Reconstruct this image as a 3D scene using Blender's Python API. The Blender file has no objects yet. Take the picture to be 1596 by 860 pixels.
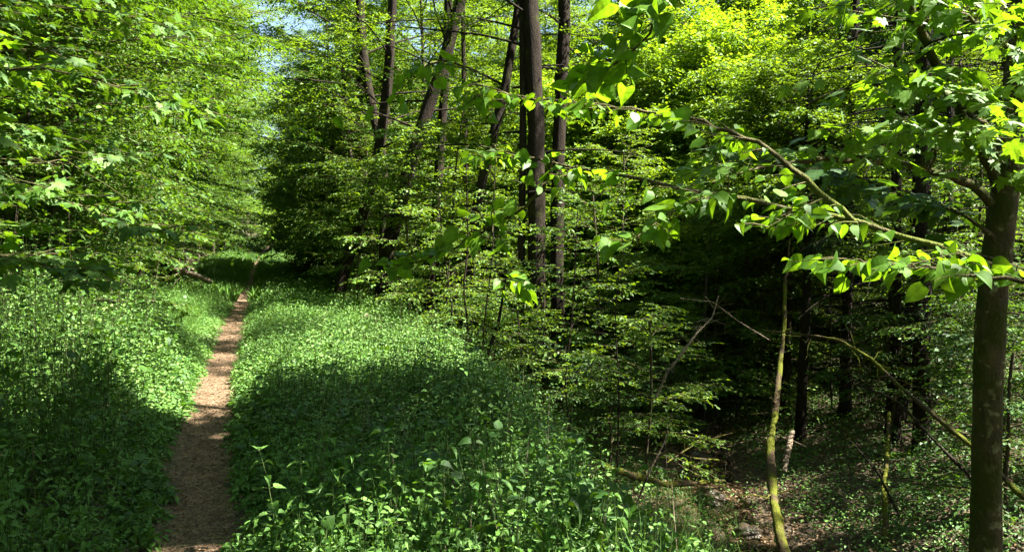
import bpy, math, random
import numpy as np

R_ = math.radians
rng = np.random.default_rng(11)
scn = bpy.context.scene

# ------------------------------------------------------------------ camera, sky, sun, exposure
CAM_Z, PITCH, LENS = 1.65, R_(2.5), 26.0
FPX = 1596 * LENS / 36.0
cam = bpy.data.cameras.new('camera'); camo = bpy.data.objects.new('camera', cam)
scn.collection.objects.link(camo); scn.camera = camo
cam.lens = LENS; cam.sensor_width = 36; cam.clip_end = 2000; cam.clip_start = 0.05
camo.location = (0, 0, CAM_Z); camo.rotation_euler = (R_(90) - PITCH, 0, 0)

SUN_EL, SUN_AZ = R_(54), R_(-10)           # azimuth from +X towards +Y
SUN = np.array([math.cos(SUN_EL) * math.cos(SUN_AZ), math.cos(SUN_EL) * math.sin(SUN_AZ), math.sin(SUN_EL)])
world = bpy.data.worlds.new('World'); scn.world = world; world.use_nodes = True
wn = world.node_tree; wn.nodes.clear()
sky = wn.nodes.new('ShaderNodeTexSky'); sky.sky_type = 'NISHITA'; sky.sun_disc = False
sky.sun_elevation = SUN_EL; sky.sun_rotation = R_(90) - SUN_AZ
bg = wn.nodes.new('ShaderNodeBackground'); bg.inputs[1].default_value = 0.05
wo = wn.nodes.new('ShaderNodeOutputWorld')
wn.links.new(sky.outputs[0], bg.inputs[0]); wn.links.new(bg.outputs[0], wo.inputs[0])
sl = bpy.data.lights.new('sun', 'SUN'); sl.energy = 5.0; sl.angle = R_(0.53); sl.color = (1.0, 0.95, 0.86)
so = bpy.data.objects.new('sun', sl); scn.collection.objects.link(so)
import mathutils
so.rotation_euler = mathutils.Vector(SUN).to_track_quat('Z', 'Y').to_euler()
so.location = (20, 5, 40)
scn.view_settings.view_transform = 'Standard'; scn.view_settings.look = 'None'
scn.view_settings.exposure = 2.9; scn.view_settings.gamma = 1.0
scn.view_settings.use_curve_mapping = False
cy = scn.cycles
cy.max_bounces = 7; cy.diffuse_bounces = 1; cy.glossy_bounces = 2; cy.transmission_bounces = 4
cy.caustics_reflective = False; cy.caustics_refractive = False; cy.sample_clamp_indirect = 4.0
cy.use_denoising = True

# ------------------------------------------------------------------ helpers
def at(px, py, Y):
    d = np.array([(px - 798) / FPX, math.cos(PITCH), -math.sin(PITCH)]) - (py - 430) / FPX * np.array([0, math.sin(PITCH), math.cos(PITCH)])
    return np.array([0, 0, CAM_Z]) + d * (Y / d[1])

def atp(lst):
    return np.array([at(*q) for q in lst])

def norm(v):
    return v / np.maximum(np.linalg.norm(v, axis=-1, keepdims=True), 1e-9)

def smooth(a, b, x):
    t = np.clip((x - a) / (b - a), 0, 1); return t * t * (3 - 2 * t)

_px = np.array([-30, -5, 0, 3.96, 7.3, 11.9, 17, 23.8, 32, 50, 95, 160.])
_pv = np.array([8, 1.3, -0.2, -1.75, -3.02, -4.62, -6.35, -8.55, -11.2, -17.0, -31.0, -50.])
def xpath(y):
    y = np.asarray(y, float)
    return sum(np.interp(y + k, _px, _pv) for k in (-1.6, -.8, 0, .8, 1.6)) / 5
_sy = np.array([-40, 0, 5, 7, 10, 13, 17, 30, 60, 120.]); _sx = np.array([12, 6.4, 4.7, 3.9, 3.25, 3.5, 4.0, 3.6, -3, -20.])
def xstream(y):
    y = np.asarray(y, float)
    return sum(np.interp(y + k, _sy, _sx) for k in (-1, 0, 1)) / 3

def wob(x, y, s, k=0):
    return (np.sin(x / s + 1.3 + k) * np.cos(y / s * 1.13 + 2.1 * k) + .5 * np.sin(x / s * 2.3 + y / s * 1.7 + k) + .35 * np.cos(x / s * 3.9 - y / s * 4.3 + 3 * k)) / 1.85

def udist(x, y):
    return (x - xpath(y)) * 0.948

def ground(x, y):
    x = np.asarray(x, float); y = np.asarray(y, float)
    u = udist(x, y)
    lift = 0.5 * smooth(16, 40, y) + 0.012 * np.clip(y - 30, 0, 200)
    # left bank
    ul = np.clip(-u - 2.6, 0, None)
    zl = 0.42 * ul * smooth(0, 1.5, ul) * (1 - 0.5 * smooth(10, 60, ul)) + 0.10 * smooth(.3, 1.2, -u)
    # right side
    e = 2.0 + .85 * smooth(4, 10, y)
    xs = xstream(y); us = udist(xs, y)
    bottom = -2.6 + .02 * (y - 12) * (y < 12)
    tt = np.clip((u - e) / np.clip(us - e, 1.2, 2.5 + .12 * np.clip(y - 9, 0, 20)), 0, 1)
    zr = -0.06 * np.clip(u, 0, e) + (bottom - lift * .7 + 0.06 * e) * smooth(0, 1, tt) * (u > e) * 1.0
    d = np.clip(x - xs - .55, 0, None)
    rise = 0.24 * np.minimum(d, 5) + 0.42 * np.clip(d - 5, 0, 26) + .12 * np.clip(d - 31, 0, 100)
    zr = zr + rise * (u > us)
    z = np.where(u < 0, zl, zr) + lift
    rough = np.clip(np.abs(u) - .6, 0, 1) * (0.07 * wob(x, y, .8) + 0.035 * wob(x, y, .23, 2)) + .22 * smooth(4, 10, np.abs(u)) * wob(x, y, 2.7, 4)
    z = z + rough * np.where(np.abs(x - xs) < .5, .3, 1)
    z = z - 0.05 * (1 - smooth(.12, .34, np.abs(u)))
    return z

class MB:
    """collects vertices and faces (tris and quads) as arrays"""
    def __init__(s): s.v = []; s.f = []; s.n = 0; s.mi = []
    def add(s, v, fs, m=0):
        v = np.asarray(v, np.float32).reshape(-1, 3)
        if len(v) == 0: return
        for f in fs:
            f = np.asarray(f, np.int32)
            if len(f): s.f.append(f + s.n); s.mi.append(np.full(len(f), m, np.int32))
        s.v.append(v); s.n += len(v)
    def mesh(s, name, mats, smooth_=False):
        me = bpy.data.meshes.new(name)
        V = np.concatenate(s.v); nf = sum(len(f) for f in s.f)
        L = np.concatenate([f.ravel() for f in s.f]); tot = np.concatenate([np.full(len(f), f.shape[1], np.int32) for f in s.f])
        st = np.concatenate([[0], np.cumsum(tot)[:-1]]).astype(np.int32)
        me.vertices.add(len(V)); me.vertices.foreach_set('co', V.ravel())
        me.loops.add(len(L)); me.loops.foreach_set('vertex_index', L)
        me.polygons.add(nf); me.polygons.foreach_set('loop_start', st); me.polygons.foreach_set('loop_total', tot)
        if not isinstance(mats, (list, tuple)): mats = [mats]
        for m in mats: me.materials.append(m)
        me.polygons.foreach_set('material_index', np.concatenate(s.mi))
        me.polygons.foreach_set('use_smooth', np.full(nf, smooth_))
        me.update(calc_edges=True)
        return me

def link(name, me, parent=None, loc=None):
    o = bpy.data.objects.new(name, me); scn.collection.objects.link(o)
    if parent is not None: o.parent = parent
    if loc is not None: o.location = loc
    return o

def tag(o, label=None, cat=None, group=None, kind=None):
    for k, v in (('label', label), ('category', cat), ('group', group), ('kind', kind)):
        if v: o[k] = v
    return o

def tubes(mb, P, Rr, sides=5, m=0, cap=False, lump=0.0):
    """P (N,K,3) centre lines, Rr (N,K) radii"""
    P = np.asarray(P, float)
    if P.ndim == 2: P = P[None]
    Rr = np.asarray(Rr, float)
    if Rr.ndim == 1: Rr = np.broadcast_to(Rr, P.shape[:2])
    N, K, _ = P.shape
    T = norm(np.gradient(P, axis=1))
    ref = np.where(np.abs(T[..., 2:3]) > .8, np.array([1., 0, 0]), np.array([0, 0, 1.]))
    ref = np.broadcast_to(ref[:, :1] if True else ref, T.shape)
    A = norm(np.cross(T, ref)); B = np.cross(T, A)
    th = np.arange(sides) * 2 * math.pi / sides
    Rm = Rr[..., None, None]
    if lump: Rm = Rm * (1 + lump * rng.standard_normal((N, K, sides, 1)))
    V = P[:, :, None] + Rm * (np.cos(th)[:, None] * A[:, :, None] + np.sin(th)[:, None] * B[:, :, None])
    idx = np.arange(N * K * sides).reshape(N, K, sides)
    a = idx[:, :-1]; b = idx[:, 1:]
    F = np.stack([a, np.roll(a, -1, 2), np.roll(b, -1, 2), b], -1).reshape(-1, 4)
    mb.add(V, [F], m)

# leaf outlines: x across, y along, z out of the blade
def _half(outline, droop=.12, fold=.12):
    # outline = right half from base to tip (incl.) ; midrib verts at matching y
    o = np.array(outline, float); n = len(o)
    V = []; F = []
    def zz(x, y): return fold * abs(x) * 2 - droop * y * y
    mid = [(0, y) for y in o[:, 1]]
    for (x, y) in mid: V.append((0, y, zz(0, y)))
    for (x, y) in o[1:-1]: V.append((x, y, zz(x, y)))
    for (x, y) in o[1:-1]: V.append((-x, y, zz(x, y)))
    r = lambda i: n + i - 1
    l = lambda i: n + (n - 2) + i - 1
    tris = [(0, r(1), 1), (0, 1, l(1)), (n - 1, n - 2, r(n - 2)), (n - 1, l(n - 2), n - 2)]
    quads = []
    for i in range(1, n - 2):
        quads.append((i, r(i), r(i + 1), i + 1)); quads.append((i, i + 1, l(i + 1), l(i)))
    return np.array(V), [np.array(tris), np.array(quads)]

LEAF = {}
LEAF['rhomb'] = (np.array([(0, 0, 0), (.31, .45, .07), (0, 1, -.06), (-.31, .45, .07)]), [np.array([(0, 1, 2), (0, 2, 3)])])
LEAF['needle'] = (np.array([(0, 0, 0), (.09, .4, .03), (0, 1, -.1), (-.09, .4, .03)]), [np.array([(0, 1, 2), (0, 2, 3)])])
LEAF['ovate'] = (np.array([(0, 0, 0), (.29, .26, .08), (.27, .62, .05), (0, 1, -.1), (-.27, .62, .05), (-.29, .26, .08)]), [np.array([(0, 1, 2, 3), (0, 3, 4, 5)])])
LEAF['narrow'] = (np.array([(0, 0, 0), (.2, .25, .07), (.15, .62, .03), (0, 1, -.12), (-.15, .62, .03), (-.2, .25, .07)]), [np.array([(0, 1, 2, 3), (0, 3, 4, 5)])])
LEAF['linden'] = _half([(0, 0.06), (.30, .0), (.44, .20), (.47, .38), (.40, .58), (.26, .76), (.1, .92), (0, 1.05)], .22, .14)
LEAF['beech'] = _half([(0, 0), (.2, .12), (.31, .35), (.30, .58), (.18, .82), (0, 1)], .15, .12)
LEAF['nettle'] = _half([(0, 0), (.27, .06), (.30, .17), (.35, .24), (.29, .36), (.31, .46), (.21, .58), (.22, .68), (.1, .82), (.09, .88), (0, 1.05)], .3, .16)
def _maple():
    pts = [(0, 0), (.18, -.06), (.48, .02), (.34, .14), (.40, .22), (.66, .42), (.46, .42), (.44, .52), (.28, .50), (.24, .56), (.28, .78), (.14, .76), (0, 1.08)]
    V = [(0, 0.30, .0)]; ring = pts + [(-x, y) for (x, y) in pts[-2:0:-1]]
    V += [(x, y, .12 * abs(x) - .15 * y * y - .25 * x * x) for x, y in ring]
    n = len(ring)
    return np.array(V), [np.array([(0, 1 + i, 1 + (i + 1) % n) for i in range(n)])]
LEAF['maple'] = _maple()
for k in LEAF:
    V, F = LEAF[k]
    LEAF[k] = (V, F)

def leaves(mb, pos, d, nrm, size, kind='rhomb', m=0):
    V, Fs = LEAF[kind]
    pos = np.asarray(pos, float); N = len(pos)
    if N == 0: return
    d = norm(d); side = norm(np.cross(d, nrm)); nn = np.cross(side, d)
    s = np.broadcast_to(np.asarray(size, float), (N,))[:, None, None]
    side = side * rng.uniform(.72, 1.12, (N, 1)); nn = nn * rng.uniform(-.4, 2.6, (N, 1))
    W = pos[:, None] + s * (V[None, :, 0:1] * side[:, None] + V[None, :, 1:2] * d[:, None] + V[None, :, 2:3] * nn[:, None])
    off = (np.arange(N) * len(V))[:, None, None]
    mb.add(W, [(F[None] + off).reshape(-1, F.shape[1]) for F in Fs], m)

# ------------------------------------------------------------------ materials
def nmat(name):
    m = bpy.data.materials.new(name); m.use_nodes = True
    m.node_tree.nodes.clear(); return m, m.node_tree.nodes, m.node_tree.links

def ramp(N, pts):
    r = N.new('ShaderNodeValToRGB'); el = r.color_ramp.elements
    while len(el) > 1: el.remove(el[-1])
    el[0].position = pts[0][0]; el[0].color = (*pts[0][1], 1)
    for p, c in pts[1:]:
        e = el.new(p); e.color = (*c, 1)
    return r

def leaf_mat(name, cols, trans=(.30, .42, .03), tfac=.45, gloss=.35, rough=.38, scale=1.2):
    m, N, L = nmat(name)
    g = N.new('ShaderNodeNewGeometry'); tc = N.new('ShaderNodeTexCoord'); nz = N.new('ShaderNodeTexNoise'); nz.inputs['Scale'].default_value = scale
    L.new(tc.outputs['Object'], nz.inputs['Vector'])
    mx = N.new('ShaderNodeMath'); mx.operation = 'MULTIPLY_ADD'; L.new(g.outputs['Random Per Island'], mx.inputs[0]); mx.inputs[1].default_value = .62
    ms = N.new('ShaderNodeMath'); ms.operation = 'MULTIPLY'; L.new(nz.outputs[0], ms.inputs[0]); ms.inputs[1].default_value = .42; L.new(ms.outputs[0], mx.inputs[2])
    r = ramp(N, [(i / (len(cols) - 1), c) for i, c in enumerate(cols)]); L.new(mx.outputs[0], r.inputs[0])
    mot = N.new('ShaderNodeTexNoise'); mot.inputs['Scale'].default_value = 38; mot.inputs['Detail'].default_value = 3; L.new(tc.outputs['Object'], mot.inputs['Vector'])
    mr = ramp(N, [(.3, (.62, .62, .62)), (.55, (1, 1, 1)), (.72, (1.25, 1.18, 1.05))]); L.new(mot.outputs[0], mr.inputs[0])
    mm = N.new('ShaderNodeMix'); mm.data_type = 'RGBA'; mm.blend_type = 'MULTIPLY'; mm.inputs[0].default_value = 1; L.new(r.outputs[0], mm.inputs[6]); L.new(mr.outputs[0], mm.inputs[7])
    df = N.new('ShaderNodeBsdfDiffuse'); L.new(mm.outputs[2], df.inputs[0])
    tr = N.new('ShaderNodeBsdfTranslucent')
    tx = N.new('ShaderNodeMix'); tx.data_type = 'RGBA'; tx.blend_type = 'MULTIPLY'; tx.inputs[0].default_value = 1; L.new(mr.outputs[0], tx.inputs[7]); tx.inputs[6].default_value = (*trans, 1)
    tm = N.new('ShaderNodeMix'); tm.data_type = 'RGBA'; tm.blend_type = 'MIX'; tm.inputs[0].default_value = .65
    L.new(mm.outputs[2], tm.inputs[6]); L.new(tx.outputs[2], tm.inputs[7])
    L.new(tm.outputs[2], tr.inputs[0])
    a = N.new('ShaderNodeMixShader'); a.inputs[0].default_value = tfac; L.new(df.outputs[0], a.inputs[1]); L.new(tr.outputs[0], a.inputs[2])
    gl = N.new('ShaderNodeBsdfGlossy'); gl.inputs['Roughness'].default_value = rough + .18; gl.inputs[0].default_value = (.9, .95, .9, 1)
    fr = N.new('ShaderNodeLayerWeight'); fr.inputs[0].default_value = .5
    fp = N.new('ShaderNodeMath'); fp.operation = 'POWER'; L.new(fr.outputs['Facing'], fp.inputs[0]); fp.inputs[1].default_value = 4
    fm = N.new('ShaderNodeMath'); fm.operation = 'MULTIPLY_ADD'; L.new(fp.outputs[0], fm.inputs[0]); fm.inputs[1].default_value = gloss * .35; fm.inputs[2].default_value = .07 * gloss
    b = N.new('ShaderNodeMixShader'); L.new(fm.outputs[0], b.inputs[0]); L.new(a.outputs[0], b.inputs[1]); L.new(gl.outputs[0], b.inputs[2])
    o = N.new('ShaderNodeOutputMaterial'); L.new(b.outputs[0], o.inputs[0])
    return m

M = {}
M['beech'] = leaf_mat('beech_leaf', [(.035, .095, .004), (.065, .155, .006), (.105, .215, .008), (.15, .27, .012)], (.30, .44, .01), .42)
M['mid'] = leaf_mat('hazel_leaf', [(.018, .065, .004), (.04, .115, .006), (.075, .175, .008), (.13, .25, .012)], (.22, .40, .01), .38)
M['lit_beech'] = leaf_mat('lit_beech_leaf', [(.07, .16, .006), (.12, .24, .010), (.17, .31, .014), (.22, .36, .02)], (.40, .58, .01), .48)  # brighter beech copy: sunlight on the far beeches is put into the colour
M['deep'] = leaf_mat('hornbeam_leaf', [(.016, .060, .005), (.032, .10, .007), (.055, .14, .009)], (.15, .30, .01), .36)
M['linden'] = leaf_mat('linden_leaf', [(.05, .14, .006), (.085, .20, .008), (.13, .26, .012)], (.32, .58, .01), .50, .25, .32, 3)
M['maple'] = leaf_mat('maple_leaf', [(.05, .13, .006), (.09, .20, .008), (.14, .27, .012)], (.30, .54, .01), .48, .4, .35, 3)
M['herb'] = leaf_mat('herb_leaf', [(.030, .10, .008), (.06, .165, .014), (.12, .25, .035), (.24, .38, .10)], (.20, .38, .02), .26, .42, .45, 2)
M['nettle'] = leaf_mat('nettle_leaf', [(.05, .14, .02), (.10, .22, .035), (.16, .30, .07)], (.22, .44, .03), .32, .22, .42, 3)
M['grass'] = leaf_mat('grass_blade', [(.04, .11, .012), (.07, .18, .018), (.14, .24, .04)], (.24, .42, .03), .35, .3, .4, 2)
M['spruce'] = leaf_mat('spruce_needle', [(.008, .024, .008), (.014, .036, .010), (.022, .05, .012)], (.03, .08, .01), .15, .25, .45)
M['litter'] = leaf_mat('dry_leaf', [(.06, .035, .018), (.13, .075, .035), (.22, .14, .07), (.32, .23, .13)], (.3, .18, .06), .2, .25, .5, 5)

def bark(name, c1, c2, moss=.0, mosscol=(.10, .13, .012), lichen=0.0, scale=9, stretch=.25, bump=.6):
    m, N, L = nmat(name)
    tc = N.new('ShaderNodeTexCoord'); mp = N.new('ShaderNodeMapping'); mp.inputs['Scale'].default_value = (1, 1, stretch)
    L.new(tc.outputs['Object'], mp.inputs[0])
    n1 = N.new('ShaderNodeTexNoise'); n1.inputs['Scale'].default_value = scale; n1.inputs['Detail'].default_value = 8; n1.inputs['Roughness'].default_value = .65; L.new(mp.outputs[0], n1.inputs['Vector'])
    r1 = ramp(N, [(.3, c1), (.7, c2)]); L.new(n1.outputs[0], r1.inputs[0]); col = r1.outputs[0]
    if lichen:
        n3 = N.new('ShaderNodeTexNoise'); n3.inputs['Scale'].default_value = 13; n3.inputs['Detail'].default_value = 5; L.new(tc.outputs['Object'], n3.inputs['Vector'])
        r3 = ramp(N, [(.56, (0, 0, 0)), (.62, (1, 1, 1))]); L.new(n3.outputs[0], r3.inputs[0])
        f3 = N.new('ShaderNodeMath'); f3.operation = 'MULTIPLY'; L.new(r3.outputs[0], f3.inputs[0]); f3.inputs[1].default_value = lichen
        x3 = N.new('ShaderNodeMix'); x3.data_type = 'RGBA'; L.new(f3.outputs[0], x3.inputs[0]); L.new(col, x3.inputs[6]); x3.inputs[7].default_value = (.24, .24, .12, 1); col = x3.outputs[2]
    if moss:
        n2 = N.new('ShaderNodeTexNoise'); n2.inputs['Scale'].default_value = 3.2; n2.inputs['Detail'].default_value = 7; L.new(tc.outputs['Object'], n2.inputs['Vector'])
        r2 = ramp(N, [(.62 - .3 * moss, (0, 0, 0)), (.72 - .3 * moss, (1, 1, 1))]); L.new(n2.outputs[0], r2.inputs[0])
        x2 = N.new('ShaderNodeMix'); x2.data_type = 'RGBA'; L.new(r2.outputs[0], x2.inputs[0]); L.new(col, x2.inputs[6]); x2.inputs[7].default_value = (*mosscol, 1); col = x2.outputs[2]
    n4 = N.new('ShaderNodeTexNoise'); n4.inputs['Scale'].default_value = scale * 5; n4.inputs['Detail'].default_value = 6; L.new(mp.outputs[0], n4.inputs['Vector'])
    ad = N.new('ShaderNodeMath'); L.new(n1.outputs[0], ad.inputs[0]); L.new(n4.outputs[0], ad.inputs[1])
    bu = N.new('ShaderNodeBump'); bu.inputs['Strength'].default_value = bump; bu.inputs['Distance'].default_value = .03; L.new(ad.outputs[0], bu.inputs['Height'])
    p = N.new('ShaderNodeBsdfPrincipled'); p.inputs['Roughness'].default_value = .9; p.inputs['Specular IOR Level'].default_value = .15; L.new(col, p.inputs['Base Color']); L.new(bu.outputs[0], p.inputs['Normal'])
    o = N.new('ShaderNodeOutputMaterial'); L.new(p.outputs[0], o.inputs[0])
    return m
M['bark'] = bark('beech_bark', (.028, .022, .015), (.075, .062, .043), .3, (.06, .07, .018), .2, 7)
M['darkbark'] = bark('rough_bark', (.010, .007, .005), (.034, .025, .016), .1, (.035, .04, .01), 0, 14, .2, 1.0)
M['maplebark'] = bark('maple_bark', (.045, .038, .018), (.115, .098, .045), .62, (.05, .06, .012), .8, 9, .5, 1.0)
M['twig'] = bark('twig_bark', (.05, .045, .022), (.13, .115, .05), .35, (.10, .12, .02), .2, 20)
M['moss'] = bark('mossy_wood', (.035, .025, .015), (.10, .07, .035), .6, (.095, .105, .010), 0, 12, 1, 1.0)
M['dead'] = bark('dead_wood', (.12, .09, .06), (.30, .24, .17), 0, scale=22, stretch=.15, bump=.8)
M['stem'] = bark('herb_stem', (.05, .09, .02), (.09, .14, .04), 0, scale=30, bump=.2)

def soil_mat(name, cols, scale, bump=.8, leafy=True, rough=.9, dist=.03):
    m, N, L = nmat(name)
    tc = N.new('ShaderNodeTexCoord')
    n1 = N.new('ShaderNodeTexNoise'); n1.inputs['Scale'].default_value = scale; n1.inputs['Detail'].default_value = 10; n1.inputs['Roughness'].default_value = .7; L.new(tc.outputs['Object'], n1.inputs['Vector'])
    v = N.new('ShaderNodeTexVoronoi'); v.inputs['Scale'].default_value = scale * 6; v.inputs['Randomness'].default_value = 1; L.new(tc.outputs['Object'], v.inputs['Vector'])
    sp = N.new('ShaderNodeSeparateColor'); L.new(v.outputs['Color'], sp.inputs[0])
    mixf = N.new('ShaderNodeMath'); mixf.operation = 'MULTIPLY_ADD'; L.new(sp.outputs[0], mixf.inputs[0]); mixf.inputs[1].default_value = .45
    h = N.new('ShaderNodeMath'); h.operation = 'MULTIPLY'; L.new(n1.outputs[0], h.inputs[0]); h.inputs[1].default_value = .6; L.new(h.outputs[0], mixf.inputs[2])
    r = ramp(N, [(.15 + .7 * i / (len(cols) - 1), c) for i, c in enumerate(cols)]); L.new(mixf.outputs[0], r.inputs[0])
    bu = N.new('ShaderNodeBump'); bu.inputs['Strength'].default_value = bump; bu.inputs['Distance'].default_value = dist
    ad = N.new('ShaderNodeMath'); L.new(n1.outputs[0], ad.inputs[0]); L.new(v.outputs['Distance'], ad.inputs[1]); L.new(ad.outputs[0], bu.inputs['Height'])
    p = N.new('ShaderNodeBsdfPrincipled'); p.inputs['Roughness'].default_value = rough; L.new(r.outputs[0], p.inputs['Base Color']); L.new(bu.outputs[0], p.inputs['Normal'])
    o = N.new('ShaderNodeOutputMaterial'); L.new(p.outputs[0], o.inputs[0])
    return m
M['soil'] = soil_mat('forest_floor', [(.018, .014, .008), (.05, .035, .018), (.09, .06, .03), (.035, .05, .012)], 4)
M['path'] = soil_mat('dirt_path', [(.035, .019, .009), (.085, .048, .022), (.145, .088, .043), (.26, .185, .11)], 9, .9, dist=.02)
M['mud'] = soil_mat('stream_mud', [(.03, .022, .014), (.07, .05, .03), (.12, .09, .06)], 5, .6, rough=.35)
def water_mat():
    m, N, L = nmat('stream_water')
    tc = N.new('ShaderNodeTexCoord'); n1 = N.new('ShaderNodeTexNoise'); n1.inputs['Scale'].default_value = 9; n1.inputs['Detail'].default_value = 4; L.new(tc.outputs['Object'], n1.inputs['Vector'])
    bu = N.new('ShaderNodeBump'); bu.inputs['Strength'].default_value = .25; bu.inputs['Distance'].default_value = .02; L.new(n1.outputs[0], bu.inputs['Height'])
    p = N.new('ShaderNodeBsdfPrincipled'); p.inputs['Base Color'].default_value = (.035, .025, .014, 1); p.inputs['Roughness'].default_value = .06; L.new(bu.outputs[0], p.inputs['Normal'])
    o = N.new('ShaderNodeOutputMaterial'); L.new(p.outputs[0], o.inputs[0]); return m
M['water'] = water_mat()

# ------------------------------------------------------------------ ground, path, stream
def axis(lo, hi, a, b, fine, coarse_n):
    mid = np.arange(a, b + 1e-6, fine)
    left = a - (a - lo) * (np.linspace(0, 1, coarse_n)[1:] ** 2.2); right = b + (hi - b) * (np.linspace(0, 1, coarse_n)[1:] ** 2.2)
    return np.concatenate([left[::-1], mid, right])
gx = axis(-260, 260, -21, 12, .16, 60); gy = axis(-120, 60, 1, 26, .16, 50); gy = np.concatenate([gy[gy <= 26], np.arange(26.3, 62, .35), 62 + 360 * np.linspace(.01, 1, 50) ** 2.2])
X, Y = np.meshgrid(gx, gy); Z = ground(X, Y)
Z = np.where(Y > 150, np.maximum(Z, Z * .3 + 10 * smooth(150, 300, Y)), Z)
def grid_faces(ny, nx):
    i = np.arange(ny * nx).reshape(ny, nx)
    return np.stack([i[:-1, :-1], i[:-1, 1:], i[1:, 1:], i[1:, :-1]], -1).reshape(-1, 4)
mb = MB(); mb.add(np.stack([X, Y, Z], -1), [grid_faces(len(gy), len(gx))])
tag(link('ground', mb.mesh('ground', M['soil'], True)), kind='structure')

py_ = np.arange(-4, 110, .12); offs = np.linspace(-1, 1, 11)
hw = .235 + .02 * np.sin(py_ * 1.3) + .015 * np.sin(py_ * 3.1 + 1)
PX = xpath(py_)[:, None] + offs[None] * (hw * (1 + .10 * rng.standard_normal(len(py_))))[:, None] / .948
PY = np.broadcast_to(py_[:, None], PX.shape)
PZ = ground(PX, PY) + .012 + .0012 * np.clip(PY - 20, 0, 100) + .008 * rng.standard_normal(PX.shape) * .5 - .02 * (np.abs(offs) > .95)
mb = MB(); mb.add(np.stack([PX, PY, PZ], -1), [grid_faces(*PX.shape)])
tag(link('path', mb.mesh('path', M['path'], True)), kind='structure')

sy = np.arange(4, 40, .15); so_ = np.linspace(-1, 1, 9)
sw = .42 + .14 * np.sin(sy * 1.1) + .08 * np.sin(sy * 2.7)
SX = xstream(sy)[:, None] + .1 * np.sin(sy * 1.9)[:, None] + so_[None] * sw[:, None]
SYY = np.broadcast_to(sy[:, None], SX.shape)
SZ = np.broadcast_to((ground(xstream(sy), sy))[:, None], SX.shape)
SZ = np.maximum(SZ + .035, ground(SX, SYY) * 0 + SZ + .035)
mb = MB(); mb.add(np.stack([SX, SYY, SZ], -1), [grid_faces(*SX.shape)])
tag(link('stream_water', mb.mesh('stream_water', M['water'], True)), kind='structure')

# ------------------------------------------------------------------ sunlit gaps: where the canopy lets the sun reach the herbs (world x, y, rx, ry)
GAPS = [(-4.6, 8.0, 1.9, 1.6), (-3.3, 7.6, .8, .9), (-1.9, 9.6, 1.5, 1.5), (-8.6, 22, 2.6, 1.6), (0.0, 3.6, 1.3, .55), (-1.2, 3.3, .6, .4),
        (7.2, 15.6, 2.6, 2.0), (3.8, 11.4, .9, .8), (4.6, 9.6, .6, 1.6), (6.5, 13, 1.6, 1.3), (5.5, 10.5, 1.0, .7), (3.4, 13.2, .5, .8), (3.5, 12, 1.1, 1.5), (1.4, 5.6, .7, .45), (-2.2, 12.5, 1.4, .9), (-4.2, 11, .5, .35)]
def gap(P, z0=.4, pad=1.0):
    """0..1: how far inside a sun gap this canopy point is, following the ray to the ground"""
    P = np.asarray(P, float)
    t = (P[..., 2] - z0) / SUN[2]
    g = np.zeros(P.shape[:-1])
    for cx, cy_, rx, ry in GAPS:
        zz = float(ground(cx, cy_)) + .3
        t = (P[..., 2] - zz) / SUN[2]
        gx_ = P[..., 0] - SUN[0] * t; gy_ = P[..., 1] - SUN[1] * t
        d = np.hypot((gx_ - cx) / (rx * pad), (gy_ - cy_) / (ry * pad)) + .16 * wob(gx_, gy_, .35, 1)
        g = np.maximum(g, 1 - smooth(.8, 1.1, d))
    t = (P[..., 2] + .5) / SUN[2]; gx_ = P[..., 0] - SUN[0] * t; gy_ = P[..., 1] - SUN[1] * t
    g = np.maximum(g, smooth(0, .2, wob(gx_, gy_, .55, 6) - .28 + .34 * smooth(11, 14.5, gy_)) * smooth(2.6, 3.6, udist(gx_, gy_)) * .95)
    g = np.maximum(g, smooth(0, .16, wob(gx_, gy_, .17, 8) - .45 + .2 * smooth(4.8, 6.5, gy_)) * (gy_ > 4.2) * .9 * (1 - smooth(8, 9.5, gy_) * smooth(1.0, 1.7, -udist(gx_, gy_))))
    for (tx, ty, tz, r) in RAYS3:
        v = P - np.array([tx, ty, tz]); t = v @ SUN
        d = np.linalg.norm(v - t[..., None] * SUN, axis=-1) / r + .16 * wob(P[..., 0], P[..., 1], .4, 3)
        g = np.maximum(g, (1 - smooth(.8, 1.1, d)) * (t > .5 + r))
    return g
RAYS3 = [(*at(*q[:3]), q[3]) for q in [(1520, 405, 3, .55), (1380, 360, 3.1, .5), (1250, 320, 3.2, .5), (1100, 300, 3.3, .5), (950, 270, 3.5, .45), (820, 150, 3.6, .35), (1150, 210, 3.3, .4), (1040, 60, 3.1, .4),
    (1450, 90, 4.6, .95), (1530, 220, 5, .9), (1400, 150, 4.2, .7), (1560, 60, 5, .9), (1300, 250, 4.8, .5), (1545, 560, 5.4, .25), (60, 130, 6.2, .9), (100, 250, 6.5, .8), (60, 350, 6, .7), (60, 430, 5.2, .6), (230, 180, 9, 1.1), (120, 60, 9, 1.3),
    (330, 230, 16, 1.6), (330, 120, 18, 3.2), (400, 330, 26, 3), (1100, 150, 26, 5), (1000, 80, 24, 4), (1180, 60, 25, 4), (640, 300, 20, 1.2), (600, 100, 20, 1.4), (1100, 420, 15, 1.4), (620, 350, 16, 1.4), (800, 420, 15, 1.4), (900, 330, 17, 1.8), (1000, 350, 17, 1.8), (1150, 400, 17, 1.8), (1250, 420, 17, 1.5), (720, 420, 15, 1.2), (560, 300, 20, 1.5), (1100, 300, 19, 2), (950, 470, 14, 1.0), (700, 330, 22, 1.4), (1180, 500, 15, 1.0)]]

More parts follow.
